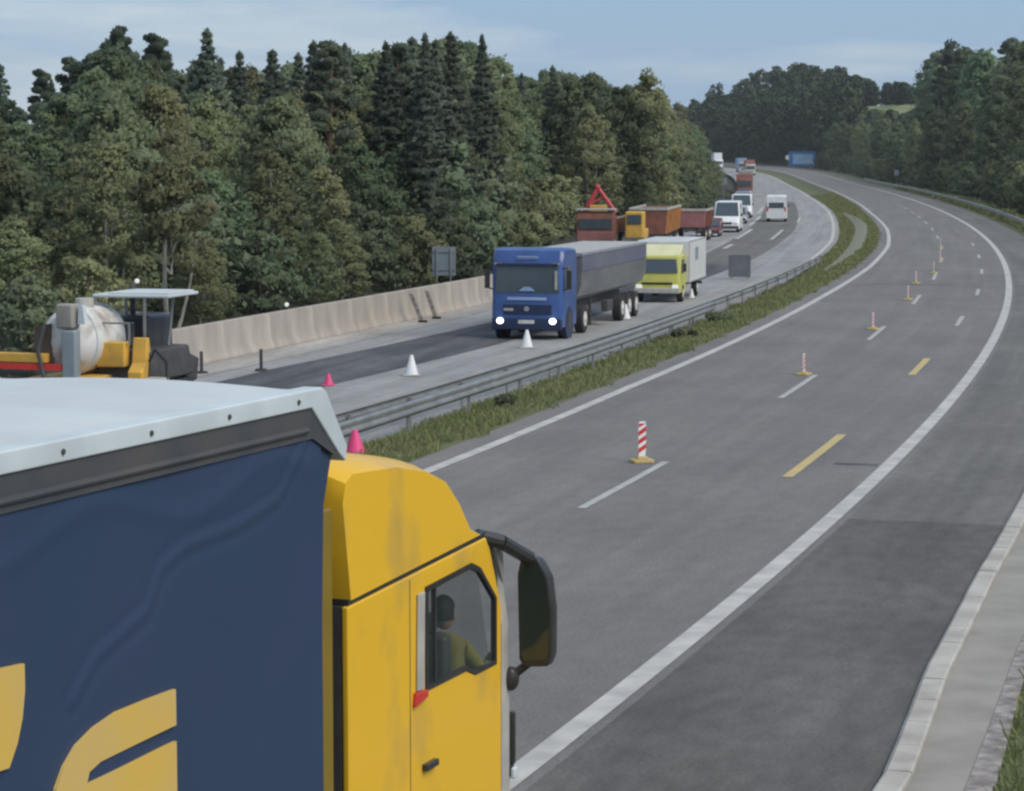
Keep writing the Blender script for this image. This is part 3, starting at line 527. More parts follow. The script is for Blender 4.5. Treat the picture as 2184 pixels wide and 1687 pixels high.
FARWOOD = "D,97.7,709.7,3.04,22.5;D,105.7,707.6,6.42,10.7;D,117,712.5,12.92,5.2;D,97.4,727.5,3.15,22.4;D,105.7,728,6.88,12;D,119.1,726,14.66,4;D,95.1,734.9,2.61,22.4;D,103.9,734.2,6.08,13;D,131.1,732.4,20.52,19.3;D,94.3,753.2,2.69,23.5;D,103.1,747.5,5.97,22.3;D,116.1,746.2,13.62,4.9;D,131,754.7,21.16,15.7;D,93.6,765.6,2.77,23.1;D,107.3,759,8.56,11;D,88.1,774.9,2.32,21.4;D,93.4,770.3,2.8,23;D,105.6,775.5,8.13,23.3;D,114.8,776.1,13.77,5.8;D,90,783.4,2.5,21.3;D,96.4,790,4.18,23.9;D,102.1,782.5,6.5,20.9;D,116.2,788.7,15.15,4.3;D,85.5,799.7,2.56,21.8;D,96.3,796,4.35,20.9;D,102.5,793.6,7.13,23.3;D,116.8,794.8,15.75,3.9;D,85.3,809.4,2.65,21.9;D,92.5,813.2,3.61,22.4;D,101.1,807.4,6.99,20.9;D,114.3,810.1,15.02,5.2;D,88.2,824.7,2.99,23.9;D,92.5,817.8,3.77,21;D,101.1,824.4,7.82,21;D,113.6,826.1,15.44,16.6;D,86.1,829.2,2.87,22.1;D,93.4,838.2,4.82,22.1;D,103.1,830.2,9.22,21.3;D,135.8,836.9,22.87,5.6;D,85.6,842.7,3.04,21.1;D,88.8,846.3,3.68,22.2;D,98,851.4,7.64,22.4;D,111.2,852.4,15.61,19.2;D,147.8,850.2,22.97,19.3;D,85,858,3.27,22.3;D,91,859.7,4.89,22.2;D,100.6,863.2,9.9,21.4;D,111.4,856.4,15.99,18.8;D,78.2,872.6,3.22,22.5;D,87.7,864.9,4.02,22;D,96.2,870.9,7.91,20.5;D,107.6,868.6,14.58,21.7;D,82,884.9,3.48,20.6;D,89.8,878.5,5.36,24;D,96.9,883.8,9.25,21.3;D,106.3,887.2,15.18,21.2;D,119.5,890.9,22.05,15.1;D,78.1,894.2,3.38,23.6;D,86.3,896.4,4.98,22.2;D,91.7,898.4,7.48,21.1;D,102.4,895.1,13.46,22.7;D,116.1,899.9,21.3,16;D,78.7,907.2,3.6,21.9;D,85.4,905.5,5.18,21.1;D,91.5,908.5,8.14,21.4;D,100.7,909.1,13.68,23.8;D,113.2,908.2,20.58,16.2;D,125,908.6,23.44,11.1;D,72.9,915.9,3.54,22.2;D,82.7,919.3,5,21.7;D,89.4,923.4,8.28,21.7;D,101.9,917.3,15.12,21.8;D,113.8,920.7,21.64,17.1;D,125.1,927.4,23.57,13.3;D,73.3,927.6,3.61,22.2;D,80.9,933.1,5.17,22.2;D,90.2,929.9,9.26,22.1;D,99.4,928.2,14.64,23.3;D,114.2,938.3,22.73,15.9;D,72.5,939.7,3.7,22.4;D,78.7,942.3,4.95,23.3;D,85.7,946.9,8.34,22.1;D,111.5,942.8,22.12,18.9;D,122.7,944.8,23.67,14.7;D,68.6,952.7,3.76,20.8;D,77,949.3,4.83,22;D,86.3,956.4,9.57,21.3;D,118.8,966,23.78,17.1;D,133.6,967.1,23.77,12.9;D,72.7,964.6,4.45,21.5;D,82.1,967.5,8.4,22.8;D,91,971.7,14.07,21.5;D,104.2,967.5,20.99,16.8;D,114.9,975.5,23.83,18.1;D,130.6,978.2,23.82,17.1;D,70.8,978.1,4.65,21;D,80.7,983.9,9.3,21.7;D,91.7,979.1,15.34,20.4;D,105.7,979.5,22.43,18.8;D,113.4,983.3,23.86,18.7;D,80.8,990.4,10.07,20.7;D,101.5,1000.2,22.43,18.2;D,128,996,23.89,16;D,74.7,999.3,7.79,21;D,83.9,1008.3,14.15,21.3;D,99.4,1008.6,22.3,17.2;D,125.4,894.9,23.32,11.2;D,126.4,886.6,23.26,10;D,128.9,891.1,23.31,9.6;D,127.9,874.2,23.16,8.4;D,133.8,874.9,23.19,7.7;D,131.5,837.1,22.85,7.3;D,132.2,828.8,22.77,6.9;D,132.8,820.5,22.7,5.5;D,133.1,816.4,22.66,4.8;D,135.8,820.7,22.72,4.6;D,138.5,825.1,22.76,5.1;D,139.1,816.8,22.69,4.9"
KN = {'S': 'dark pointed spruce', 'P': 'dark clumped pine', 'G': 'pine with one long side branch', 'B': 'light green birch', 'D': 'bushy broadleaf tree', 'U': 'low leafy bush'}
CN = {'S': 'spruce tree', 'P': 'pine tree', 'G': 'pine tree', 'B': 'birch tree', 'D': 'broadleaf tree', 'U': 'shrub'}
def zone(x, y):
    px = x / y * 5200 + 1091
    if px < 390: return 'behind the white tank and paver'
    if px < 720: return 'behind the left end of the barrier'
    if px < 1000: return 'around the grey sign back'
    if px < 1240: return 'above and behind the blue truck'
    if px < 1440: return 'behind the red crane arm'
    return 'where the left wood meets the queue'
ROW = {1: 'at the front edge of the left wood', 2: 'in the middle of the left wood', 3: 'in the tall back row of the left wood'}
rt = random.Random(3); used = set()
for row, txt in TREES.items():
    for it in txt.split(';'):
        k, x, y, z, h = it.split(','); x, y, z, h = map(float, (x, y, z, h))
        vi = rt.randrange(len(PROTO[k])); pr, H0 = PROTO[k][vi]
        if (k, vi) in used: o = copy_tree(pr)
        else: o = pr; used.add((k, vi))
        s = h / H0; wsc = s * rt.uniform(.9, 1.15) if k != 'S' else s * rt.uniform(.85, 1.15)
        if k in 'BD' : wsc = max(wsc, min(s * 1.35, .78))
        o.location = (x, y, z - .1); o.scale = (wsc, wsc, s); o.rotation_euler = (0, 0, 0 if k == 'G' else rt.uniform(0, 6.28))
        if row < 4:
            lab = f'{KN[k]} {ROW[row]}, {zone(x, y)}'
            tag(o, f'{KN[k]} {"at the front edge" if row == 1 else "in the middle" if row == 2 else "in the back row"}, {zone(x, y)}', CN[k], 'trees of the wood on the left' if k != 'U' else 'bushes along the wood on the left')
        else:
            px = x / y * 5200 + 1091; zn = 'at the right edge of the photo' if px > 2090 else ('under the tall group right of the meadow' if px > 1985 else ('below the pale meadow strip' if px > 1820 else 'behind the blue road sign'))
            if px > 1985 and h > 14: zn = 'in the tallest group at the upper right'
            tag(o, f'{KN[k]} beyond the right verge, {zn}', CN[k], 'trees along the right verge' if k != 'U' else 'bushes along the right verge')
for k, lst in PROTO.items():
    for vi, (o, H0) in enumerate(lst):
        if (k, vi) not in used:
            for c in list(o.children): bpy.data.objects.remove(c)
            bpy.data.objects.remove(o)

_b, _h = proto_broad(14, 'B', 6.4, 1.25, .10, 26, 150, 'birch_leaves', 'bark_pale', .48, 'birch_tree', 1.0)
_b.location = (-10.7, 76.5, -.55); tag(_b, 'slender birch with a pale bare trunk just left of the barrier end, above the paver', 'birch tree', 'trees of the wood on the left')

# far wooded hill: reads as one mass
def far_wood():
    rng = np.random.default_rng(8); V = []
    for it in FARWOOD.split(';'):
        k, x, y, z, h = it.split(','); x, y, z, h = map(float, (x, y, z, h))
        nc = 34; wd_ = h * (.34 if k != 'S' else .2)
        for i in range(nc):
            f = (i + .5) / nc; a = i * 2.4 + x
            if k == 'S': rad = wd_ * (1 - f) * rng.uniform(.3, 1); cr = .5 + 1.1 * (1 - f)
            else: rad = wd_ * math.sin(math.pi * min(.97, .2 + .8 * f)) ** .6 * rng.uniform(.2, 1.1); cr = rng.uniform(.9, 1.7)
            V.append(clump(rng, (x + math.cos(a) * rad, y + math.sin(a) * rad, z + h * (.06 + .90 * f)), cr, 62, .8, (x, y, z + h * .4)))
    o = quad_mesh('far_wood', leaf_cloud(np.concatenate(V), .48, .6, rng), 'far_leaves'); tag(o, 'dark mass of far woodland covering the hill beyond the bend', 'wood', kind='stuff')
far_wood()

# grass on the median and verge
def grass(name, s0, s1, o0, o1, n, h, label, seed, bias=1.0, clumps=0):
    rng = np.random.default_rng(seed); V = []
    s = s0 + (s1 - s0) * rng.uniform(0, 1, n) ** bias; u = rng.uniform(0, 1, n)
    for i in range(n):
        a = o0(s[i]); b = o1(s[i]); edge = .25 * math.sin(s[i] * 1.7) * math.sin(s[i] * .53 + 1); o = a + (b - a + edge) * u[i]
        if name == 'median_grass' and 122 < s[i] < 260 and gr0(s[i]) < o < gr1(s[i]): continue
        x, y = RD(s[i], o); z = zg(s[i], o) - .01
        hh = h * rng.uniform(.5, 1.4) * (1 + .5 * math.sin(s[i] * .31 + o) * math.sin(s[i] * .9)); wv = .012 * (h / .15) * (1 + s[i] / 60); an = rng.uniform(0, 6.28)
        dx, dy = math.cos(an) * wv, math.sin(an) * wv; lx, ly = rng.normal(size=2) * hh * .45
        V += [(x - dx, y - dy, z), (x + dx, y + dy, z), (x + dx * .4 + lx, y + dy * .4 + ly, z + hh), (x - dx * .4 + lx, y - dy * .4 + ly, z + hh * .95)]
    o = quad_mesh(name, np.array(V), 'grass_blade'); tag(o, label, 'grass', kind='stuff')
grass('median_grass', 38, 380, lambda s: rail_off(s) - .9 if s < 118 else LR_off(s) + .5, lambda s: L_off(s) - .75, 75000, .11, 'rough green grass growing on the strip between the two carriageways', 5, 1.6)
grass('verge_grass', 14, 60, interp([(0, 4.9), (24, 4.2), (31, 3.86), (60, 3.6)]), lambda s: 7.5, 26000, .13, 'short patchy grass on the bank at the bottom right corner', 6)
grass('verge_grass', 150, 420, lambda s: 3.4, lambda s: 6.5, 22000, .3, 'long grass between the right guard rail and the trees', 7, 1.3)
# taller weeds in the median
for i, (s, o, r, lab) in enumerate([(84, -9.2, .42, 'small dark green weed clump in the median beside the yellow truck'), (55, -9.6, .3, 'small weed clump in the median grass nearest the blue and yellow truck'), (77, -9.5, .3, 'small weed clump in the median below the blue truck trailer')]):
    rng = np.random.default_rng(60 + i); p = P3(s, o)
    C = np.concatenate([clump(rng, p + Vector((rng.normal() * r * .6, rng.normal() * r * .6, r * .4)), r * .6, 130) for _ in range(4)])
    C[:, 2] = np.maximum(C[:, 2], p.z + .03)
    ob = quad_mesh('weed_clump', leaf_cloud(C, .07, .5, rng), 'shrub_leaves'); tag(ob, lab, 'weed', 'weed clumps in the median')

# ------------------------------------------------------------------ guard rails
def wbeam_pts(): return [(-.035, -.155), (.015, -.13), (.045, -.08), (-.02, -.02), (-.02, .02), (.045, .08), (.015, .13), (-.035, .155)]
def guard_rail(s0, s1, off, top, label, side=1, posts=4.0, group=None, height=.31):
    f = off if callable(off) else (lambda s: off)
    a = P3(s0, f(s0)); root = empty('guard_rail', a); tag(root, label, 'guard rail', group)
    vs = []; fs = []; st = frange(s0, s1, 2.0); prof = wbeam_pts(); n = len(prof)
    for s in st:
        for (u, v) in prof:
            vs.append(P3(s, f(s) + side * u, top - .155 + v) - a)
    for i in range(len(st) - 1):
        for k in range(n - 1): b = i * n + k; fs.append((b, b + 1, b + n + 1, b + n))
    me = bpy.data.meshes.new('beam'); me.from_pydata(vs, [], fs); me.materials.append(M['galv_steel'])
    for pl in me.polygons: pl.use_smooth = True
    o = bpy.data.objects.new('beam', me); col.objects.link(o); o.parent = root
    so_ = o.modifiers.new('thick', 'SOLIDIFY'); so_.thickness = .006
    pm = MB(); pm.box((-.0, 0, (top - .05) / 2 - .1), (.05, .10, top + .15)); pm.box((side * -.0, 0, top - .155), (.10, .08, .16))
    proto = pm.build('post', 'galv_steel', root); first = True
    for s in frange(s0 + 1, s1 - 1, posts):
        q = proto if first else proto.copy()
        if not first: col.objects.link(q); q.parent = root
        first = False; q.location = P3(s, f(s) - side * .09) - a; q.rotation_euler = (0, 0, -heading(s))
    return root
guard_rail(30, 134, interp([(30, -12.6), (52, -11.9), (63, -11.6), (75, -10.9), (90, -10.5), (112, -10.0), (134, -9.6)]), .72, 'steel guard rail beside the left carriageway, the upper line of the pair', -1, group='median guard rails')
guard_rail(30, 86, interp([(30, -11.3), (46, -10.6), (57, -10.0), (66, -9.9), (86, -9.8)]), .70, 'steel guard rail on the grass side, the lower line of the pair', 1, group='median guard rails')
guard_rail(150, 520, lambda s: 3.55, .75, 'long steel guard rail along the right verge below the trees', -1, 4.0)

# ------------------------------------------------------------------ concrete barrier, kerb
bz = interp([(60, -22.75), (68, -22.75), (77, -22.5), (90, -21.9), (101, -21.3), (140, -20.6)])
def barrier():
    L = 4.0; s = 67.2; i = 0
    prof = [(-.31, 0), (.31, 0), (.31, .09), (.19, .36), (.125, 1.12), (-.125, 1.12), (-.19, .36), (-.31, .09)]
    mb = MB(); mb.prism(prof, -L / 2 + .02, L / 2 - .02, 'y')
    # lifting slots along the foot
    proto = mb.build('concrete_barrier', 'concrete', bevel=.02)
    while s < 132:
        o = proto if i == 0 else proto.copy()
        if i: col.objects.link(o)
        p = P3(s, bz(s)); q = P3(s + L, bz(s + L)); m = (p + q) / 2; d = q - p
        o.location = m; o.rotation_euler = (0, 0, -math.atan2(d.x, d.y))
        pos = 'nearest block of the long pale concrete barrier, beside the paver' if i == 0 else ('pale concrete barrier block along the fresh asphalt, left of the two marker posts' if s < 80 else ('pale concrete barrier block along the fresh asphalt, between dark gap and paver' if s < 90 else ('pale concrete barrier block beside the grey sign back' if s < 106 else 'pale concrete barrier block hidden mostly behind the blue truck')))
        tag(o, pos, 'barrier', 'blocks of the concrete barrier'); i += 1; s += L
barrier()
def kerb():
    off = interp([(0, 3.3), (24, 3.2), (28.5, 2.9), (34.5, 2.72), (47.6, 2.6), (60, 2.6)])
    L = 1.0; i = 0
    mb = MB(); mb.prism([(-.13, -.25), (.13, -.25), (.13, .06), (.11, .075), (-.09, .075), (-.13, .04)], -L / 2 + .006, L / 2 - .006, 'y')
    s = 12.0; vs = []
    allm = MB()
    me0 = mb.bm
    rk = random.Random(4)
    while s < 150:
        o_ = off(s); p = P3(s, o_ + .12); q = P3(s + L, off(s + L) + .12); d = q - p
        tmp = bpy.data.meshes.new('t'); me0.to_mesh(tmp); mt = Matrix.Translation((p + q) / 2 + Vector((0, 0, rk.uniform(-.006, .006)))) @ Matrix.Rotation(-math.atan2(d.x, d.y) + rk.uniform(-.004, .004), 4, 'Z')
        tmp.transform(mt); allm.bm.from_mesh(tmp); bpy.data.meshes.remove(tmp); s += L
    o = allm.build('kerb', 'kerb_concrete'); o['kind'] = 'structure'; me0.free()
kerb()

# ------------------------------------------------------------------ small traffic furniture
def striped_board():
    """beacon panel: tapered board with diagonal red and white stripes on a yellow foot"""
    root = empty('lane_divider_beacon')
    f = MB(); f.prism([(-.33, -.18), (-.27, -.22), (.27, -.22), (.33, -.18), (.33, .18), (.27, .22), (-.27, .22), (-.33, .18)], 0, .09, 'z'); f.box((0, 0, .12), (.34, .22, .06)); f.build('foot', 'line_yellow', root, bevel=.015)
    b = MB(); b.prism([(-.105, .16), (.105, .16), (.125, .34), (.125, 1.0), (.09, 1.05), (-.09, 1.05), (-.125, 1.0), (-.125, .34)], -.018, .018, 'y'); pan = b.build('panel', 'van_white', root, bevel=.005)
    st = MB()
    for sgn in (-1, 1):
        y = .0205 * sgn
        for k in range(4):
            z0 = .24 + k * .22; pts = [(-.122, z0), (.122, z0 + .13), (.122, z0 + .25), (-.122, z0 + .12)]
            pts = [(x, min(z, 1.0)) for x, z in pts]
            st.prism(pts, y - .0015, y + .0015, 'y')
    st.build('red_stripes', 'signal_red', pan)
    return root
bk = [(45.5, -4.4), (64.3, -4.15), (81.3, -3.95), (98, -3.8), (110.5, -4.0), (120.3, -3.45), (135.3, -3.3), (154.6, -3.25)]
bl = ['red and white striped beacon on a yellow foot, nearest on the empty carriageway', 'second striped beacon up the empty carriageway, beside the second white dash', 'third striped beacon up the carriageway, beside a short dash', 'fourth striped beacon up the carriageway', 'fifth striped beacon, beside the faint seam across the asphalt', 'sixth striped beacon up the carriageway', 'seventh striped beacon, small in the bend', 'farthest striped beacon, in the bend']
pb = striped_board()
for i, (s, o) in enumerate(bk):
    b = pb if i == 0 else copy_tree(pb)
    k_ = .72 if i == 0 else .52; b.scale = (k_ * .82, k_, k_) if i == 0 else (k_ * 1.25, k_ * 1.5, k_); b.location = P3(s, o, .003); b.rotation_euler = (0, 0, -heading(s) + (.55 if i == 0 else 1.42 + .1 * math.sin(i * 3)))
    tag(b, bl[i], 'beacon', 'striped beacons along the lane line')
def cone(name, body, base, h=.5):
    root = empty(name); b = MB(); b.box((0, 0, .02), (.34, .34, .04)); b.build('base', base, root, bevel=.01)
    c = MB(); c.cyl((0, 0, .04), (0, 0, h), .135, .03, 16); c.build('cone_body', body, root, smooth=True)
    if body == 'pink_film': return root
    r = MB(); r.cyl((0, 0, h * .45), (0, 0, h * .7), .135 - .105 * .41 + .003, .135 - .105 * .69 + .003, 16, cap=False); r.build('band', 'van_white', root, smooth=True)
    return root
wc = cone('traffic_cone', 'van_white', 'trim_grey', .52)
for i, (s, o, l) in enumerate([(66.9, -15.4, 'pale traffic cone standing alone left of the blue truck'), (77.4, -14.55, 'pale traffic cone right in front of the blue truck bumper'), (91.7, -13.9, 'pale traffic cone beside the wheels of the blue truck trailer'), (106, -13.35, 'pale traffic cone below the lime yellow truck')]):
    c = wc if i == 0 else copy_tree(wc); c.location = P3(s, o, .004); sc = 1.12 if i < 3 else .8; c.scale = (sc * 1.25, sc * 1.25, sc); tag(c, l, 'traffic cone', 'pale cones along the left carriageway')
pc = cone('traffic_cone', 'pink_film', 'pink_film', .5)
for i, (s, o, l, k) in enumerate([(63.6, -16.75, 'small pink traffic cone behind the roof corner of the near truck', .8), (45.6, -10.0, 'larger pink traffic cone on the median just above the yellow cab', 1.25)]):
    c = pc if i == 0 else copy_tree(pc); c.location = P3(s, o, .004); c.scale = (k * 1.2, k * 1.2, k * .8); tag(c, l, 'traffic cone', 'pink cones')
def marker_post(s, o, label, h=.62):
    root = empty('marker_post', P3(s, o, .004)); tag(root, label, 'marker post', 'dark marker posts on the fresh asphalt')
    m = MB(); m.prism([(-.05, -.03), (.05, -.03), (.03, .05), (-.03, .05)], .05, h, 'z'); m.build('post', 'dark_metal', root, bevel=.008)
    f = MB(); f.cyl((0, 0, 0), (0, 0, .06), .2, .15, 12); f.build('foot', 'rubber', root)
marker_post(66.2, -21.35, 'dark marker post at the barrier foot just right of the paver')
marker_post(67.4, -20.0, 'dark marker post standing on the edge of the fresh asphalt')
def warn_lamp(s, o, base, label, h):
    root = empty('warning_lamp', P3(s, o, base)); tag(root, label, 'lamp', 'small warning lamps')
    m = MB(); m.cyl((0, 0, 0), (0, 0, h), .015, n=8); m.build('stem', 'dark_metal', root)
    l = MB(); l.cyl((0, -.03, h + .07), (0, .03, h + .07), .07, n=16); l.build('lens', 'lamp_white', root, bevel=.02)
warn_lamp(77.2, -22.5, 1.12, 'small round white lamp on top of the concrete barrier', .1)
warn_lamp(66.3, -23.3, 0, 'small round white lamp against the wood above the paver roof', 2.5)

for i, (s_, o_, tl, lab) in enumerate([(88.5, -21.0, .42, 'grey brown board leaning on the barrier, left of the pair near the sign'), (90.6, -21.0, .36, 'grey brown board leaning on the barrier, right of the pair near the sign')]):
    r_ = empty('leaning_board', P3(s_, o_, .01)); r_.rotation_euler = (0, 0, -heading(s_)); tag(r_, lab, 'board', 'leaning boards')
    m = MB(); m.prism([(0, 0), (.16, 0), (.16 - tl * 1.0, 1.05), (-tl * 1.0, 1.05)], -.03, .03, 'y'); m.build('plank', 'gravel', r_, bevel=.008)
    m = MB(); m.box((.1, 0, .04), (.3, .22, .08)); m.build('foot', 'rubber', r_, bevel=.01)
def sign_back():
    root = empty('road_sign', P3(101, -23.1)); root.rotation_euler = (0, 0, -heading(104)); tag(root, 'grey back of a tall road sign behind the concrete barrier', 'road sign')
    p = MB(); p.box((0, 0, 1.72), (1.0, .03, 1.2)); p.build('panel', 'grey_sheet', root, bevel=.006)
    q = MB()
    for z in (1.35, 2.1): q.box((0, -.03, z), (.96, .03, .05))
    q.build('bracket', 'galv_steel', root)
    for x in (-.3, .3): g = MB(); g.cyl((x, -.05, -.1), (x, -.05, 2.25), .03, n=10); g.build('post', 'galv_steel', root)
sign_back()
def grey_board():
    root = empty('road_sign', P3(123, -13.0, -.35)); root.rotation_euler = (0, 0, -heading(124)); tag(root, 'low grey upright board by the median right of the pale box truck', 'road sign')
    p = MB(); p.box((0, 0, 1.0), (1.1, .05, 1.1)); p.build('panel', 'board_grey', root, bevel=.01)
    for x in (-.4, .4): g = MB(); g.cyl((x, .05, -.1), (x, .05, 1.5), .03, n=8); g.build('post', 'galv_steel', root)
mat('board_grey', (0.17, 0.18, 0.195), (0.13, 0.14, 0.155), 1.5, .6)
grey_board()
def blue_sign():
    root = empty('direction_sign', P3(736, 5.4)); root.rotation_euler = (0, 0, -heading(738)); tag(root, 'large blue motorway direction sign standing before the far wood', 'road sign')
    k = 8.0; p = MB(); p.prism([(-k / 2, .5), (k / 2, .5), (k / 2, 4.9), (-k / 2, 4.9)], -.06, .06, 'y'); pn = p.build('panel', 'sign_blue', root, bevel=.05)
    q = MB(); q.box((.2, -.075, 2.7), (6.0, .02, 2.9)); q.build('sign_face', 'sign_pale', pn)
    for x in (-2.6, 2.6): g = MB(); g.cyl((x, .12, -1.5), (x, .12, 4.8), .11, n=10); g.build('post', 'galv_steel', root)
blue_sign()
def small_pale_post(s, o, h, label):
    root = empty('roadside_post', P3(s, o)); root.rotation_euler = (0, 0, -heading(s)); tag(root, label, 'marker post')
    m = MB(); m.cyl((0, 0, -.3), (0, 0, h), .05, n=10); m.build('post', 'galv_steel', root); m = MB(); m.box((0, -.07, h - .35), (.8, .03, .9)); m.build('panel', 'grey_sheet', root, bevel=.02)
small_pale_post(430, 4.2, 3.0, 'slim pale post with small plate beside the right guard rail')
def round_sign():
    root = empty('round_sign', P3(752, 3.2)); root.rotation_euler = (0, 0, -heading(720)); tag(root, 'small white round sign left of the blue direction sign', 'road sign')
    m = MB(); m.cyl((0, 0, -.3), (0, 0, 3.4), .06, n=8); m.build('post', 'galv_steel', root); m = MB(); m.cyl((0, -.08, 3.0), (0, -.13, 3.0), .75, n=24); m.build('disc', 'van_white', root)
round_sign()
# ------------------------------------------------------------------ vehicles
def wheel(parent, x, y, r, w_, rim='rim_white', side=1, dual=False):
    root = MB(); root.cyl((x - w_ / 2, y, r), (x + w_ / 2, y, r), r, n=28)
    t = root.build('wheel', 'rubber', parent, bevel=r * .06)
    h = MB(); sx = x + side * w_ / 2
    h.cyl((sx - side * .05, y, r), (sx + side * .012, y, r), r * .58, r * .54, n=20); h.cyl((sx, y, r), (sx + side * .05, y, r), r * .24, r * .2, n=14)
    h.build('rim', rim, t, bevel=.005)
    return t
def place(root, s, o, back=False, dz=0.0, twist=0.0):
    root.location = P3(s, o, dz); root.rotation_euler = (0, 0, -heading(s) + (math.pi if back else 0) + twist)

# ---- near truck with yellow cab and blue curtain trailer
def near_truck():
    h = R(21.51); n = Vector((math.cos(h), -math.sin(h), 0)); P0 = Vector((-1.294, 15.515, 0))
    root = empty('semi_truck', P0 - n * 1.25, -h)
    tag(root, 'yellow truck cab pulling a blue curtain sided trailer, nearest vehicle at the lower left', 'truck')
    W = 1.25; YR = -13.3
    # trailer curtain: side profile (y,z)
    m = MB(); m.prism([(YR, 1.15), (.14, 1.15), (.17, 2.6), (.20, 3.34), (.325, 3.66), (.30, 3.70), (-.07, 3.985), (YR, 3.985)], -W, W, 'x'); cur = m.build('trailer_body', 'curtain_blue', root, bevel=.012)
    ridge = [(-0.07, 3.82), (-0.31, 3.61), (-0.47, 3.47), (-1.03, 3.38), (-1.66, 3.35), (-1.94, 3.26), (-2.1, 3.05), (-2.36, 2.98), (-2.66, 2.89), (-2.91, 2.69)]
    def rip(y, z):
        d = .006 * math.sin(y * 4.3 + .5 * math.sin(z * 1.7)) * (.4 + .6 * math.sin(z * .9)) + .004 * math.sin(y * 2.1 - z * 2.6) + .007 * math.exp(-((z - 3.62 + .10 * math.sin(y * 3)) / .07) ** 2)
        if y > -5:
            best = 9
            for (a, b), (c, e) in zip(ridge, ridge[1:]):
                ux, uz = c - a, e - b; L2 = ux * ux + uz * uz; t = min(1, max(0, ((y - a) * ux + (z - b) * uz) / L2)); best = min(best, math.hypot(y - a - ux * t, z - b - uz * t))
            d += .005 * math.exp(-(best / .028) ** 2) - .004 * math.exp(-((best - .07) / .03) ** 2)
        return d
    ys_ = np.r_[np.linspace(YR, -4.2, 60), np.linspace(-4.15, .13, 150)]; zs_ = np.linspace(1.2, 3.80, 105); vv = []; ff = []
    for y in ys_:
        for z in zs_: vv.append((W + .014 + rip(y, z) * min(1, (.14 - y) / .2 + .1), y, z))
    nz_ = len(zs_)
    for i_ in range(len(ys_) - 1):
        for k_ in range(nz_ - 1): a_ = i_ * nz_ + k_; ff.append((a_, a_ + nz_, a_ + nz_ + 1, a_ + 1))
    me_ = bpy.data.meshes.new('side_curtain'); me_.from_pydata(vv, [], ff); me_.materials.append(M['curtain_blue']); co_ = bpy.data.objects.new('side_curtain', me_); col.objects.link(co_); co_.parent = root
    for pl in me_.polygons: pl.use_smooth = True
    m = MB()
    for sg in (1, -1):
        m.prism([(YR, 3.80), (-.02, 3.80), (.30, 3.66), (.335, 3.66), (.31, 3.72), (-.06, 3.995), (YR, 3.995)], sg * (W + .03), sg * (W - .05), 'x')
        m.cyl((sg * (W + .03), YR, 3.86), (sg * (W + .03), -.1, 3.86), .022, n=8)
    m.build('curtain_rail', 'curtain_edge', root)
    m = MB()
    for sg in (1, -1):
        m.prism([(YR, 3.998), (-.05, 3.998), (.34, 3.668), (.44, 3.60), (.47, 3.70), (.16, 4.09), (.10, 4.12), (YR, 4.12)], sg * (W - .10), sg * (W + .045), 'x')
    m.build('top_rail', 'rail_white', root, bevel=.012)
    m = MB(); m.prism([(.08, 4.10), (.15, 4.09), (.46, 3.69), (.43, 3.61), (.36, 3.66), (.05, 4.02)], -(W - .11), W - .11, 'x'); m.build('front_cap', 'rail_white', root)
    # roof sheet, slightly cambered with bows
    m = MB(); secs = []
    for j in range(41):
        y = YR + (.08 - YR) * j / 40; sag = .014 * math.sin(j * 1.9); secs.append([(x, y, 4.09 + .035 * (1 - (x / 1.15) ** 2) + sag * (1 - (x / 1.15) ** 2)) for x in np.linspace(-1.155, 1.155, 9)] + [(1.155, y, 4.0), (-1.155, y, 4.0)])
    m.loft(secs); m.build('roof', 'roof_tarp', root, smooth=True)
    for i in range(14):
        m = MB(); y = -.2 - .92 * i; m.cyl((W + .04, y - .05, 4.055), (W + .055, y - .05, 4.055), .016, n=8); m.build('rivet', 'dark_metal', root)
    # front pillar, bulkhead, chassis, skirt
    for sg in (1, -1): m = MB(); m.box((sg * (W - .10), .285, 2.2), (.16, .17, 2.2)); m.build('front_pillar', 'yellow_shaded', root, bevel=.02)
    m = MB(); m.box((0, .27, 2.25), (2.3, .12, 2.3)); m.build('bulkhead', 'dark_metal', root)
    m = MB(); m.box((0, -6.3, .98), (1.1, 13.6, .3)); m.box((0, 1.8, .85), (.9, 3.6, .3)); m.build('chassis', 'dark_metal', root)
    for y in (-8.2, -9.5, -10.8, -1.0, 2.35):
        for sg in (1, -1): wheel(root, sg * 1.05, y, .50, .34, side=sg)
    m = MB(); m.box((1.12, -3.4, .62), (.12, 3.0, .55)); m.box((-1.12, -3.4, .62), (.12, 3.0, .55)); m.build('side_guard', 'galv_steel', root, bevel=.01)
    # lettering on the curtain: the last letters of the word
    def slab(pts, y0=.034): q = MB(); q.prism(pts, W + .012, W + y0, 'x'); return q
    def arc(cx, cy, rx, ry, a0, a1, n=8): return [(cx + rx * math.cos(R(a0 + (a1 - a0) * i / n)), cy + ry * math.sin(R(a0 + (a1 - a0) * i / n))) for i in range(n + 1)]
    ap = [(-3.78, 3.03), (-3.392, 3.0), (-3.392, 2.86), (-3.42, 2.72), (-3.47, 2.60), (-3.55, 2.49), (-3.78, 2.50)]
    slab(ap).build('letter', 'letter_yellow', cur)
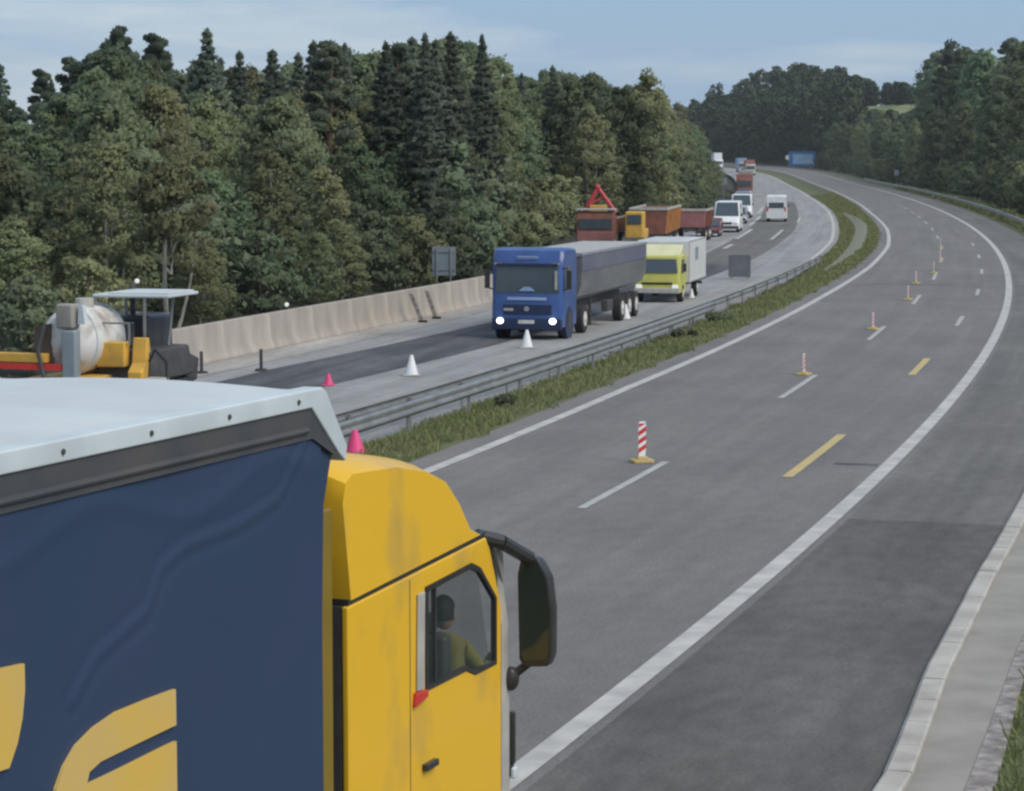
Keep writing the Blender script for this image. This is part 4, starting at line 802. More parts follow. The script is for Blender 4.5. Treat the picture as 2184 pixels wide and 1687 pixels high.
    S = [(-1.83, 2.545), (-2.17, 2.555), (-2.50, 2.555), (-2.72, 2.52), (-2.90, 2.46), (-3.03, 2.37), (-3.11, 2.27), (-3.15, 2.12), (-3.15, 1.86), (-3.09, 1.74), (-2.96, 1.68), (-2.1, 1.62), (-2.22, 1.56), (-3.16, 1.52), (-3.16, 1.28), (-2.4, 1.27), (-2.1, 1.32), (-1.9, 1.45), (-1.83, 1.62), (-1.83, 2.24), (-2.3, 2.235), (-2.81, 2.225), (-2.78, 2.285), (-2.66, 2.315), (-2.3, 2.325), (-1.83, 2.335)]
    slab(S).build('letter', 'letter_yellow', cur)
    # ---- cab shell
    X = 1.24; cab = None
    lower = [(.58, .55), (.57, 2.60), (3.02, 2.715), (3.10, 2.62), (3.42, 1.95), (3.50, 1.6), (3.52, .55)]
    wout = [(1.86, 1.765), (2.62, 1.765), (2.80, 1.70), (3.22, 1.70), (3.22, 2.22), (2.90, 2.50), (2.72, 2.56), (1.86, 2.52)]
    m = MB(); m.prism(lower, X - .05, X, 'x', holes=[wout]); m.prism(lower, -X, -X + .05, 'x', holes=[wout])
    body = m.build('cab_body', 'yellow_paint', root, bevel=.012)
    m = MB(); m.box((0, .60, 1.6), (2.37, .05, 2.0)); m.build('back_wall', 'dark_metal', root)
    m = MB(); m.box((0, 1.9, 2.62), (2.36, 2.3, .04)); m.box((0, 3.44, 1.05), (2.36, .12, 1.0)); m.box((0, 2.0, .75), (2.36, 2.8, .05)); m.build('cab_panel', 'yellow_paint', root, bevel=.01)
    m = MB(); m.box((0, .66, 1.6), (2.34, .04, 1.9)); m.box((0, 1.9, 2.57), (2.34, 2.3, .03)); m.box((0, 3.22, 1.45), (2.3, .4, .42)); m.box((0, 2.0, .8), (2.34, 2.7, .04)); m.build('cab_interior', 'cab_interior', root)
    m = MB(); m.prism([(3.08, 2.60), (3.40, 1.62), (3.44, 1.62), (3.12, 2.62)], -1.1, 1.1, 'x'); m.build('windscreen', 'cab_glass', root)
    # seats
    for sx in (-.66, .90):
        m = MB(); m.box((sx, 2.80, 1.22), (.48, .5, .16)); m.box((sx, 2.56, 1.66), (.46, .14, .76)); m.box((sx, 2.55, 2.12), (.26, .10, .16)); m.build('seat', 'dark_metal', root, bevel=.04)
    m = MB(); tor = [Vector((-.62 + .22 * math.cos(a), 2.72 + .07 * math.sin(a), 1.72 + .2 * math.sin(a))) for a in np.linspace(0, 6.2832, 17)]; m.tube(tor, .016); m.build('steering_wheel', 'black_plastic', root)
    # roof fairing
    m = MB(); secs = []
    prof = [(.62, 2.64, 0), (.54, 3.40, .0), (.58, 3.53, .03), (.68, 3.58, .07), (1.4, 3.54, .07), (2.05, 3.44, .08), (2.40, 3.33, .10), (2.68, 3.14, .13), (2.92, 2.90, .15), (3.06, 2.75, .12)]
    def sec(x, ins):   # closed outline at half width x, shrink ins
        return [(x, y, z) for (y, z, _) in prof]
    secs = []
    for t in np.linspace(-1, 1, 21):
        e = abs(t) ** 5; x = t * X
        row = []
        for (y, z, q) in prof:
            row.append((x * (1 - .02 * (z - 2.64)), y - (q * 1.2 * e if y > 1.5 else -q * e * .4), z - (.10 * e if z > 2.8 else 0)))
        secs.append(row)
    m.loft(secs); m.build('roof_fairing', 'yellow_paint', root, smooth=True)
    m = MB(); m.prism([(.60, 2.605), (.60, 2.645), (3.05, 2.755), (3.04, 2.715)], -X + .02, X - .012, 'x'); m.build('seam', 'black_plastic', root)
    # door gap line, trim, handle, side marker
    m = MB(); m.prism([(1.68, 1.80), (1.80, 1.795), (1.82, 2.50), (1.70, 2.50)], X + .001, X + .022, 'x'); m.build('door_trim', 'trim_grey', root, bevel=.01)
    m = MB(); m.prism([(1.62, 1.70), (1.84, 1.735), (1.84, 1.785), (1.64, 1.80)], X + .001, X + .035, 'x'); m.build('side_marker', 'signal_red', root, bevel=.008)
    m = MB()
    for a, b in (((1.58, .60), (1.58, 2.62)), ((3.32, .6), (3.32, 2.0))):
        m.prism([(a[0], a[1]), (a[0] + .012, a[1]), (b[0] + .012, b[1]), (b[0], b[1])], X - .002, X + .0015, 'x')
    m.build('door_gap', 'dark_metal', root)
    m = MB(); m.box((X + .02, 1.9, 1.22), (.05, .22, .05)); m.build('door_handle', 'black_plastic', root, bevel=.01)
    # window rubber and pane
    wi = [(1.90, 1.80), (2.62, 1.80), (2.81, 1.735), (3.185, 1.735), (3.185, 2.21), (2.88, 2.465), (2.71, 2.525), (1.90, 2.485)]
    for sg in (1, -1):
        m = MB(); m.prism(wout, sg * (X - .03), sg * (X + .008), 'x', holes=[wi]); fr = m.build('window_frame', 'black_plastic', root)
        m = MB(); m.prism(wi, sg * (X - .018), sg * (X - .012), 'x'); m.build('pane', 'cab_glass', fr)
    m = MB(); m.box((X - .02, 2.06, 2.14), (.03, .03, .68)); m.build('window_divider', 'black_plastic', root)
    # front corner strip, pale colour paints the sky's sheen on the yellow cab
    m = MB(); m.loft([[(X - .02, 3.30, z), (X + .012, 3.34, z), (X + .012, 3.47 - (z - 1.5) * yk, z), (X - .10, 3.60 - (z - 1.5) * yk, z), (X - .14, 3.56 - (z - 1.5) * yk, z)] for z, yk in ((.62, 0), (1.5, 0), (1.95, .04), (2.3, .16), (2.6, .26))]); m.build('corner_sheen', 'trim_grey', root, bevel=.008)
    m = MB(); m.box((X + .02, 3.50, 1.06), (.05, .06, .42)); m.box((X + .0, 3.5, .8), (.06, .07, .1)); m.build('grab_handle', 'black_plastic', root, bevel=.012)
    m = MB(); m.box((X + .02, 3.51, .78), (.07, .08, .09)); m.build('indicator', 'rail_white', root, bevel=.015)
    m = MB(); m.box((0, 3.56, .6), (2.4, .14, .5)); m.build('bumper', 'trim_grey', root, bevel=.04)
    for sx in (-.95, .95): m = MB(); m.box((sx, 3.62, .78), (.36, .06, .18)); m.build('headlight', 'white_paint', root, bevel=.02)
    # mirror on the right door, and its twin
    for sg in (1, -1):
        m = MB(); y0 = 3.44
        out_ = [(1.36, 1.70), (1.345, 2.36), (1.38, 2.52), (1.52, 2.50), (1.60, 2.36), (1.635, 2.1), (1.635, 1.74), (1.60, 1.66), (1.40, 1.64)]
        out_ = [(sg * (a - .02), b) for a, b in out_]
        inn = [((a - sg * 1.475) * .84 + sg * 1.475, (b - 2.06) * .90 + 2.07) for a, b in out_]
        m.loft([[(a, y0, b) for a, b in out_], [(a, y0 + .10, b) for a, b in out_], [((a - sg * 1.47) * .8 + sg * 1.47, y0 + .20, (b - 2.08) * .88 + 2.08) for a, b in out_]])
        hs = m.build('mirror', 'black_plastic', root, bevel=.018)
        m = MB(); m.prism([(a, b) for a, b in inn if True], y0 - .006, y0 + .0, 'y'); m.build('mirror_glass', 'mirror_glass', hs)
        m = MB(); m.tube([(sg * 1.16, 3.02, 2.72), (sg * 1.30, 3.18, 2.66), (sg * 1.42, 3.46, 2.50)], .058, 10); m.build('mirror_arm', 'black_plastic', hs)
        m = MB(); m.tube([(sg * 1.22, 3.44, 1.55), (sg * 1.30, 3.48, 1.58), (sg * 1.42, 3.50, 1.68)], .035, 10); m.sph((sg * 1.27, 3.46, 1.54), .065, (1, 1, 1.5)); m.build('mirror_bracket', 'black_plastic', hs)
    return root, h, P0 - n * 1.25
truck_root, TRH, TRO = near_truck()

# ---- people
def person(name, joints, bones, radii, mats, label, loc, rz, hair=True, head=None):
    me = bpy.data.meshes.new(name); me.from_pydata(joints, bones, []); o = bpy.data.objects.new(name, me); col.objects.link(o)
    me.materials.append(M[mats])
    sk = o.modifiers.new('skin', 'SKIN'); sub = o.modifiers.new('sub', 'SUBSURF'); sub.levels = sub.render_levels = 2
    for v, r in zip(me.skin_vertices[0].data, radii): v.radius = (r, r)
    me.skin_vertices[0].data[0].use_root = True
    o.location = loc; o.rotation_euler = (0, 0, rz); tag(o, label, 'person')
    return o
def head_parts(o, c, r=.10, skinm='skin', hairm='hair_dark'):
    m = MB(); c = Vector(c); m.sph(c, r, (.82, 1.0, 1.22), 20); m.sph(c + Vector((0, r * .95, -.01)), .022, (.8, 1.1, 1.4), 10); m.sph(c + Vector((-.085, 0, -.005)), .026, (.4, 1, 1.4), 8); m.sph(c + Vector((.085, 0, -.005)), .026, (.4, 1, 1.4), 8); m.build('face', skinm, o, smooth='full')
    m = MB(); m.sph(c + Vector((0, -.018, .028)), r * 1.08, (.86, 1.02, 1.16), 20)
    bm_ = m.bm; dl = [v for v in bm_.verts if (v.co - c).z < .035 and (v.co - c).y > .01 or (v.co - c).z < -.05]; bmesh.ops.delete(bm_, geom=dl, context='VERTS'); m.build('hair', hairm, o, smooth='full')
# driver seated at the left-hand wheel, seen through the side window
J = [(0, 0, .0), (0, -.02, .26), (0, 0, .48), (0, .02, .58), (.17, 0, .46), (.27, .16, .24), (.20, .48, .30), (-.17, 0, .46), (-.27, .16, .24), (-.20, .48, .30), (.11, .06, -.02), (.14, .46, .04), (.14, .55, -.36), (-.11, .06, -.02), (-.14, .46, .04), (-.14, .55, -.36)]
B = [(0, 1), (1, 2), (2, 3), (2, 4), (4, 5), (5, 6), (2, 7), (7, 8), (8, 9), (0, 10), (10, 11), (11, 12), (0, 13), (13, 14), (14, 15)]
RD_ = [.17, .16, .15, .055, .075, .05, .035, .075, .05, .035, .10, .075, .05, .10, .075, .05]
hm = Matrix.Rotation(-TRH, 3, 'Z')
drv = person('person', J, B, RD_, 'shirt_olive', 'person in an olive shirt seen through the side window of the yellow cab', TRO + hm @ Vector((.93, 2.90, 1.42)), -TRH)
head_parts(drv, (0, .03, .70))
for sg in (1, -1):
    m = MB(); c = Vector((sg * .205, .53, .31)); m.sph(c, .042, (.9, 1.15, .55), 12)
    for k in range(4): fl = (.06, .07, .066, .052)[k]; a = c + Vector(((k - 1.5) * .02, .035, .0)); m.tube([a, a + Vector((0, fl * .6, .012)), a + Vector((0, fl * .9, -.025)), a + Vector((0, fl * .6, -.055))], .009, 7)
    a = c + Vector((-sg * .035, 0, 0)); m.tube([a, a + Vector((-sg * .02, .03, 0)), a + Vector((-sg * .012, .055, -.01))], .010, 7); m.build('hand', 'skin', drv, smooth=True)

# ---- blue truck with tipper trailer
def blue_truck():
    root = empty('tipper_truck'); place(root, 81.0, -15.35, True, .004, twist=-.02)
    tag(root, 'blue truck with lit headlights and grey blue tipper trailer, coming towards the camera', 'truck')
    W = 1.21; 
    # y forward; front face at y=0; cab 2.1 long, height 3.05
    m = MB(); side = [(-2.05, .55), (-2.05, 2.85), (-1.9, 3.0), (-.42, 3.04), (-.20, 2.95), (-.03, 2.50), (.0, 1.55), (.06, .75), (.06, .42), (-2.0, .42)]
    secs = []
    for x, e in ((-W, 1), (-W + .06, .35), (-W + .16, 0), (W - .16, 0), (W - .06, .35), (W, 1)):
        secs.append([(x, y - (.10 * e if y > -.3 else 0), z - (.07 * e if z > 2.8 else 0)) for y, z in side])
    m.loft(secs); body = m.build('cab_body', 'blue_paint', root, smooth=True)
    m = MB(); m.loft([[(-W + .12, y0_, 1.56), (W - .12, y0_, 1.56), (W - .16, y0_ - .03, 2.46), (-W + .16, y0_ - .03, 2.46)] for y0_ in (-.02, .018)]); m.build('windscreen', 'windscreen', root, bevel=.008)
    m = MB(); m.box((0, -.02, 2.49), (2.1, .16, .10)); m.build('sun_visor', 'blue_dark', root, bevel=.02)
    m = MB(); m.box((0, -.035, 2.72), (.72, .03, .11), rot=('X', R(-20))); m.build('roof_plate', 'blue_light', root, bevel=.01)
    m = MB(); m.box((0, .055, 1.36), (1.35, .02, .10)); m.build('front_lettering_plate', 'blue_light', root, bevel=.008)
    m = MB(); m.box((-.02, .06, 1.0), (1.65, .03, .34)); 
    m.build('grille', 'blue_dark', root, bevel=.02)
    m = MB(); m.box((.62, .085, 1.0), (.32, .02, .08)); m.build('badge', 'trim_grey', root)
    m = MB(); m.cyl((.0, .078, 1.03), (0, .10, 1.03), .085, n=18); m.build('emblem', 'silver_paint', root)
    m = MB(); m.box((0, .045, .52), (2.38, .16, .40)); m.build('bumper', 'blue_dark', root, bevel=.05)
    m = MB(); m.box((0, .13, .60), (.55, .015, .12)); m.build('number_plate', 'white_dirty', root)
    for sx in (-.90, .90): m = MB(); m.sph((sx, .10, .62), .115, (1.15, .5, .9)); m.build('headlight', 'headlight', root, smooth='full')
    m = MB()
    for sx in (-.98, .98): m.prism([(sx - .14, 2.55), (sx + .14, 2.55), (sx + .14, 2.5), (sx - .14, 2.5)], .0, .01, 'y')
    m.build('marker_lamp', 'amber_paint', root)
    for sg in (1, -1):
        m = MB(); m.prism([(-1.35, 1.62), (-.32, 1.62), (-.24, 2.0), (-.36, 2.42), (-1.35, 2.42)], sg * (W + .001), sg * (W + .012), 'x'); m.build('side_window', 'windscreen', root)
        m = MB(); m.box((sg * 1.40, -.12, 2.0), (.16, .12, .62)); m.tube([(sg * 1.18, -.1, 2.4), (sg * 1.36, -.12, 2.36)], .025); m.tube([(sg * 1.18, -.1, 1.66), (sg * 1.36, -.12, 1.70)], .025); m.build('mirror', 'black_plastic', root, bevel=.02)
        m = MB(); m.box((sg * (W + .006), -1.0, .62), (.03, .5, .5)); m.build('step', 'dark_metal', root)
        m = MB(); m.cyl((sg * (W - .16), -1.0, .5), (sg * (W + .01), -1.0, .5), .56, n=24); m.build('wheel_arch', 'blue_dark', root)
    # white A pillar light strip (a dashboard mat / curtain seen in the screen)
    m = MB(); m.box((-.99, .028, 1.98), (.09, .02, .62)); m.build('curtain', 'trim_grey', root, bevel=.01)
    m = MB(); m.prism([(-.28, 1.62), (.28, 1.62), (.10, 1.76), (-.10, 1.76)], .03, .04, 'y'); m.build('dashboard_item', 'blue_light', root)
    for y in (-1.0, -3.6):
        for sg in (1, -1): wheel(root, sg * 1.03, y, .48, .3, side=sg)
    # tipper trailer
    m = MB(); y0, y1 = -2.7, -14.2; zt = 2.74; secs = []
    for y in (y0, y1):
        secs.append([(-1.24, y, zt), (-1.24, y, 1.7), (-1.08, y, 1.28), (-.6, y, 1.05), (.6, y, 1.05), (1.08, y, 1.28), (1.24, y, 1.7), (1.24, y, zt)])
    m.loft(secs); tb = m.build('tipper_body', 'trailer_grey', root, smooth=True)
    m = MB()
    for sg in (1, -1): m.box((sg * 1.25, (y0 + y1) / 2, 2.42), (.03, 11.4, .52))
    m.build('side_stripe', 'trailer_blue', tb)
    m = MB()
    for sg in (1, -1): m.box((sg * 1.24, (y0 + y1) / 2, zt), (.10, 11.6, .10))
    m.box((0, y0, zt - .02), (2.5, .08, .12))
    m.build('top_rim', 'silver_paint', tb, bevel=.01)
    m = MB(); m.box((0, (y0 + y1) / 2, zt + .03), (2.36, 11.3, .05)); m.build('load_cover', 'trim_grey', tb)
    m = MB(); m.box((0, -6.5, .86), (.9, 13.0, .26)); m.build('chassis', 'dark_metal', root)
    for y in (-10.0, -11.3, -12.6):
        for sg in (1, -1): wheel(root, sg * 1.03, y, .48, .32, side=sg)
    for sg in (1, -1):
        m = MB(); m.box((sg * .9, -5.6, .62), (.10, .12, 1.0)); m.build('support_leg', 'dark_metal', root)
        m = MB(); m.box((sg * 1.1, -7.6, .72), (.25, .9, .4)); m.build('toolbox', 'dark_metal', root, bevel=.03)
    return root
blue_truck()

# ---- lime yellow small box truck
def lime_truck():
    root = empty('box_truck'); place(root, 102.6, -14.35, True, .004)
    tag(root, 'lime yellow cab truck with a pale box body behind the blue truck', 'truck')
    W = .97
    side = [(-1.7, .42), (-1.7, 1.95), (-.55, 1.98), (-.18, 1.9), (-.02, 1.2), (.04, .95), (.05, .42)]
    m = MB(); m.loft([[(x, y - (.08 * e if y > -.3 else 0), z - (.05 * e if z > 1.8 else 0)) for y, z in side] for x, e in ((-W, 1), (-W + .07, .3), (-W + .18, 0), (W - .18, 0), (W - .07, .3), (W, 1))]); m.build('cab_body', 'lime_paint', root, smooth=True)
    m = MB(); m.prism([(-W + .1, 0), (W - .1, 0), (W - .2, .58), (-W + .2, .58)], 0, .02, 'y'); ws = m.build('windscreen', 'windscreen', root); ws.location = (0, .0, 1.24); ws.rotation_euler = (R(13.5), 0, 0)
    m = MB(); m.loft([[(x, y, z) for y, z in ((-.3, 1.90), (-.5, 1.98), (-1.65, 2.36), (-1.7, 2.36), (-1.7, 1.90))] for x in (-.86, .86)]); m.build('roof_deflector', 'lime_pale', root, bevel=.04)
    m = MB(); m.box((0, .07, .50), (1.9, .12, .22)); m.build('bumper', 'trim_grey', root, bevel=.03)
    m = MB(); m.box((0, .055, .80), (1.3, .02, .09)); m.build('grille', 'black_plastic', root)
    for sx in (-.76, .76): m = MB(); m.box((sx, .06, .66), (.26, .05, .16)); m.build('headlight', 'lamp_white', root, bevel=.02)
    for sg in (1, -1):
        m = MB(); m.prism([(-1.25, 1.2), (-.28, 1.2), (-.42, 1.78), (-1.25, 1.78)], sg * (W - .0), sg * (W + .01), 'x'); m.build('side_window', 'windscreen', root)
        m = MB(); m.box((sg * (W + .15), -.28, 1.45), (.12, .06, .34)); m.tube([(sg * W, -.3, 1.5), (sg * (W + .12), -.28, 1.5)], .015); m.build('mirror', 'black_plastic', root, bevel=.02)
    m = MB(); m.box((0, -4.6, 1.63), (2.2, 5.6, 1.75)); bx = m.build('box_body', 'white_paint', root, bevel=.03)
    m = MB()
    for sg in (1, -1): m.box((sg * 1.102, -4.6, 2.49), (.03, 5.6, .06)); m.box((sg * 1.102, -4.6, .78), (.03, 5.6, .07)); m.box((sg * 1.102, -1.83, 1.63), (.03, .07, 1.7))
    m.build('box_edge', 'trim_grey', bx, bevel=.008)
    m = MB(); m.box((-1.106, -4.2, 1.9), (.01, 1.0, .55)); m.build('logo_patch', 'grey_sheet', bx)
    m = MB(); m.box((0, -4.0, .62), (.8, 7.2, .2)); m.box((0, -7.2, .5), (1.9, .1, .12)); m.build('chassis', 'dark_metal', root)
    for y in (-.85, -5.4):
        for sg in (1, -1): wheel(root, sg * .86, y, .36, .24, side=sg)
lime_truck()

# ---- vans and cars
def van(name, body, label, s, o, L=5.4, W=1.0, H=2.3, back=True, nose=.9, group=None, cat='van', lights=False, twist=0.0):
    root = empty(name); place(root, s, o, back, .004, twist); tag(root, label, cat, group)
    hz = .48 * H
    side = [(-L, .32), (-L, H - .12), (-L + .12, H), (-nose - .75, H), (-nose - .55, H - .08), (-nose + .12, hz + .10), (-.22, hz - .12), (-.02, hz - .38), (.03, .5), (.0, .3)]
    m = MB(); m.loft([[(x * (1 - .05 * max(0, (z - hz) / (H - hz))), y - (.12 * e if y > -.5 else 0), z - (.05 * e if z > H - .15 else 0)) for y, z in side] for x, e in ((-W, 1), (-W + .08, .3), (-W + .2, 0), (W - .2, 0), (W - .08, .3), (W, 1))]); m.build('body', body, root, smooth=True)
    a = Vector((0, -nose - .50, H - .12)); b = Vector((0, -nose + .10, hz + .12)); d = (b - a)
    m = MB(); m.loft([[(-W * .80, a.y, a.z), (W * .80, a.y, a.z), (W * .92, b.y, b.z), (-W * .92, b.y, b.z)], [(-W * .80, a.y + .05, a.z + .04), (W * .80, a.y + .05, a.z + .04), (W * .92, b.y + .05, b.z + .04), (-W * .92, b.y + .05, b.z + .04)]]); m.build('windscreen', 'windscreen', root)
    for sg in (1, -1):
        m = MB(); m.prism([(-nose - 1.5, hz + .12), (-nose + .0, hz + .12), (-nose - .55, H - .22), (-nose - 1.5, H - .22)], sg * W * .955, sg * (W * .985), 'x'); m.build('side_window', 'windscreen', root)
        m = MB(); m.box((sg * (W + .12), -nose - .1, hz + .22), (.14, .1, .24)); m.build('mirror', 'black_plastic', root, bevel=.02)
        m = MB(); m.box((sg * (W - .28), -.02, hz - .45), (.30, .10, .16)); m.build('headlight', 'lamp_white' if lights else 'white_paint', root, bevel=.02)
    m = MB(); m.box((0, .02, .42), (W * 1.9, .12, .22)); m.build('bumper', 'dark_metal', root, bevel=.03)
    m = MB(); m.box((0, .02, hz - .42), (W * .9, .08, .14)); m.build('grille', 'black_plastic', root)
    m = MB(); m.box((0, -L - .01, hz + .35), (W * 1.5, .03, .5)); m.build('rear_window', 'windscreen', root)
    for sx in (-1, 1): m = MB(); m.box((sx * W * .88, -L - .01, hz), (.14, .04, .4)); m.build('tail_light', 'signal_red', root)
    for y in (-nose * .85, -L + 1.0):
        for sg in (1, -1): wheel(root, sg * (W - .13), y, .33, .24, side=sg)
    return root
van('van', 'van_white', 'large white van with dark windscreen, first of the queue by the wood', 197, -19.2, 5.6, 1.02, 2.45, group='queue of traffic beside the wood')
van('van', 'van_white', 'white van second in the queue, partly hidden by the first white van', 243, -19.9, 5.4, 1.0, 2.3, group='queue of traffic beside the wood')
van('van', 'silver_paint', 'grey silver van in the queue behind the two white vans', 274, -20.6, 5.0, .95, 2.1, group='queue of traffic beside the wood')
van('van', 'van_white', 'white van driving alone in the lane right of the queue', 235, -16.2, 5.6, .92, 2.45, back=False, group=None)
van('car', 'silver_paint', 'silver car in the queue between the two white vans', 222, -19.6, 4.4, .9, 1.5, nose=1.3, group='queue of traffic beside the wood', cat='car')
van('car', 'van_white', 'white car in the queue directly behind the silver van', 290, -20.9, 4.4, .9, 1.5, nose=1.3, group='queue of traffic beside the wood', cat='car')
van('car', 'blue_dark', 'navy car in the queue between dark car and dark red car', 325, -21.5, 4.4, .9, 1.5, nose=1.3, group='queue of traffic beside the wood', cat='car')
van('van', 'van_white', 'small white van in the queue between the two lorries', 412, -21.8, 5.4, 1.0, 2.3, group='queue of traffic beside the wood')
van('van', 'van_white', 'tiny white van far back in the queue behind the grey lorry', 500, -21.0, 5.4, 1.0, 2.3, group='queue of traffic beside the wood')
van('car', 'maroon_paint', 'tiny dark red car far back near the top of the queue', 530, -20.6, 4.4, .9, 1.5, nose=1.3, group='queue of traffic beside the wood', cat='car')
van('car', 'dark_car', 'dark car in the queue behind the silver van', 305, -21.2, 4.4, .9, 1.55, nose=1.3, group='queue of traffic beside the wood', cat='car')
van('car', 'maroon_paint', 'dark red car in the queue just before the reddish lorry', 345, -21.7, 4.4, .9, 1.5, nose=1.3, group='queue of traffic beside the wood', cat='car')
van('car', 'maroon_paint', 'dark maroon low car parked under the front of the first white van', 186, -20.0, 4.4, .9, 1.35, nose=1.3, cat='car')
def lorry(name, cabm, boxm, label, s, o, H=3.6, L=10, back=True, group=None, side_m=None):
    root = empty(name); place(root, s, o, back, .004); tag(root, label, 'truck', group); W = 1.25; ch = min(3.0, H * .85)
    m = MB(); m.loft([[(x, y - (.08 * e if y > -.3 else 0), z) for y, z in ((-2.1, .5), (-2.1, ch), (-.3, ch), (-.05, ch - .4), (.03, 1.2), (.05, .4))] for x, e in ((-W + .03, 1), (-W + .15, 0), (W - .15, 0), (W - .03, 1))]); m.build('cab_body', cabm, root, smooth=True)
    m = MB(); m.box((0, .02, ch * .68), (2.1, .05, .8)); m.build('windscreen', 'windscreen', root)
    m = MB(); m.box((0, .05, .55), (2.4, .12, .4)); m.build('bumper', 'dark_metal', root, bevel=.03)
    for sx in (-.9, .9): m = MB(); m.box((sx, .11, .75), (.3, .04, .18)); m.build('headlight', 'lamp_white', root)
    m = MB(); m.box((0, -2.5 - L / 2, (H + 1.05) / 2), (2.5, L, H - 1.05)); bx = m.build('cargo_box', boxm, root, bevel=.04)
    m = MB()
    for sg in (1, -1): m.box((sg * 1.255, -2.5 - L / 2, 1.12), (.04, L, .12)); m.box((sg * 1.255, -2.5 - L / 2, H - .05), (.04, L, .12))
    m.build('box_edge', 'trim_grey', bx)
    m = MB(); m.box((0, -1 - L / 2, .85), (.9, L + 2.5, .25)); m.build('chassis', 'dark_metal', root)
    for y in (-1.1, -L + .4, -L + 1.7):
        for sg in (1, -1): wheel(root, sg * 1.05, y, .48, .3, side=sg)
    return root
G_ = 'queue of traffic beside the wood'
lorry('lorry', 'rust_paint', 'dull_red', 'lorry with dull red box in the queue behind the cars', 372, -21.8, 3.3, 8, group=G_)
lorry('lorry', 'dark_car', 'trim_grey', 'lorry with grey box farther back in the queue', 455, -21.6, 3.4, 8, group=G_)
lorry('lorry', 'trim_grey', 'dull_red', 'far lorry with reddish trailer at the top of the bend', 640, -17.5, 4.0, 11, back=True)
lorry('lorry', 'silver_paint', 'sign_pale', 'far lorry with bluish box left of the reddish one', 690, -16.5, 4.0, 9, back=True)
lorry('lorry', 'van_white', 'van_white', 'farthest white lorry showing at the edge of the wood', 745, -18.5, 5.0, 8, back=True)
small_pale_post(330, -24.2, 3.0, 'pale post with small plate at the wood edge beside the queue')

# ---- construction vehicles behind the blue truck
def crane_truck():
    root = empty('crane_truck'); place(root, 157, -25.0, True, 0, .05); tag(root, 'construction truck with a folded red crane arm raised over its bed', 'truck')
    m = MB(); m.loft([[(x, y, z) for y, z in ((-2.0, .5), (-2.0, 2.5), (-.3, 2.55), (-.05, 2.1), (.03, .5))] for x in (-1.2, 1.2)]); m.build('cab_body', 'rust_paint', root, bevel=.06)
    m = MB(); m.box((0, .0, 1.75), (2.1, .08, .62)); m.build('windscreen', 'windscreen', root)
    m = MB(); m.box((0, -1.1, 2.66), (2.5, 2.0, .10)); m.build('roof_board', 'trim_grey', root, bevel=.02)
    m = MB(); m.box((0, .06, .9), (2.3, .1, .7)); m.build('bumper', 'dull_red', root, bevel=.03)
    m = MB(); m.box((0, -7.3, 1.55), (2.45, 7.6, .9)); m.build('load_bed', 'rust_paint', root, bevel=.03)
    m = MB(); m.box((-1.24, -7.3, 2.03), (.06, 7.6, .10)); m.box((1.24, -7.3, 2.03), (.06, 7.6, .10)); m.build('bed_rim', 'trim_grey', root)
    m = MB(); m.box((0, -2.75, 1.9), (1.1, .8, 2.0)); m.build('crane_base', 'amber_paint', root, bevel=.05)
    m = MB(); m.tube([(1.05, -2.7, 2.1), (.05, -2.7, 4.05)], .15, 10); m.tube([(.05, -2.7, 4.05), (-1.15, -2.7, 2.4)], .13, 10); m.tube([(.62, -2.7, 2.9), (-.35, -2.7, 3.45)], .07, 8); m.sph((.05, -2.7, 4.05), .20); m.build('crane_arm', 'crane_red', root, smooth=True)
    for y in (-1.0, -8.6, -9.9):
        for sg in (1, -1): wheel(root, sg * 1.05, y, .48, .3, side=sg)
crane_truck()
def tipper(s, o, label, m1, m2, L=8.0, H=2.2, tw=0.0):
    root = empty('construction_trailer'); place(root, s, o, True, 0, tw); tag(root, label, 'trailer', 'construction trailers behind the lime truck')
    m = MB(); m.loft([[(x, 0, 1.0), (x * 1.12, 0, H), (x * 1.12, -L, H), (x, -L, 1.0)] for x in (-1.1, 1.1)]); m.build('load_bed', m1, root, bevel=.04)
    m = MB()
    for sg in (1, -1): m.box((sg * 1.23, -L / 2, H + .04), (.12, L, .16))
    m.box((0, .0, H + .04), (2.5, .12, .16)); m.build('bed_rim', 'trim_grey', root, bevel=.02)
    for k in range(7):
        for sg in (1, -1): m = MB(); m.box((sg * 1.20, -.5 - k * (L - 1) / 6, (H + 1) / 2), (.10, .12, H - 1.1), rot=('Y', sg * R(5))); m.build('rib', m2, root)
    m = MB(); m.box((0, -L / 2, .85), (.9, L, .22)); m.box((0, 1.0, .8), (.2, 2.0, .12)); m.build('chassis', 'dark_metal', root)
    for y in (-1.6, -L + 1.2, -L + 2.5):
        for sg in (1, -1): wheel(root, sg * 1.0, y, .48, .3, side=sg)
tipper(160, -21.9, 'rust brown construction trailer right of the amber block', 'rust_paint', 'orange_paint', 12, 2.6, .02)
tipper(175.5, -20.6, 'dull red construction trailer just left of the white vans', 'dull_red', 'rust_paint', 7, 2.2, .0)
def amber_roller():
    root = empty('compactor'); place(root, 154.5, -22.2, True); tag(root, 'upright amber coloured compactor standing between the rust brown truck beds', 'machine')
    m = MB(); m.box((0, -.6, 1.75), (1.15, 1.3, 1.7)); m.build('cabin', 'amber_paint', root, bevel=.08)
    m = MB(); m.box((0, .07, 2.1), (.9, .03, .6)); m.build('window', 'windscreen', root)
    m = MB(); m.box((0, -2.0, 1.1), (1.2, 1.6, .8)); m.build('engine_cover', 'amber_paint', root, bevel=.08)
    for y in (.35, -2.3): m = MB(); m.cyl((-.7, y, .5), (.7, y, .5), .5, n=28); m.build('drum', 'dark_metal', root, bevel=.02)
amber_roller()

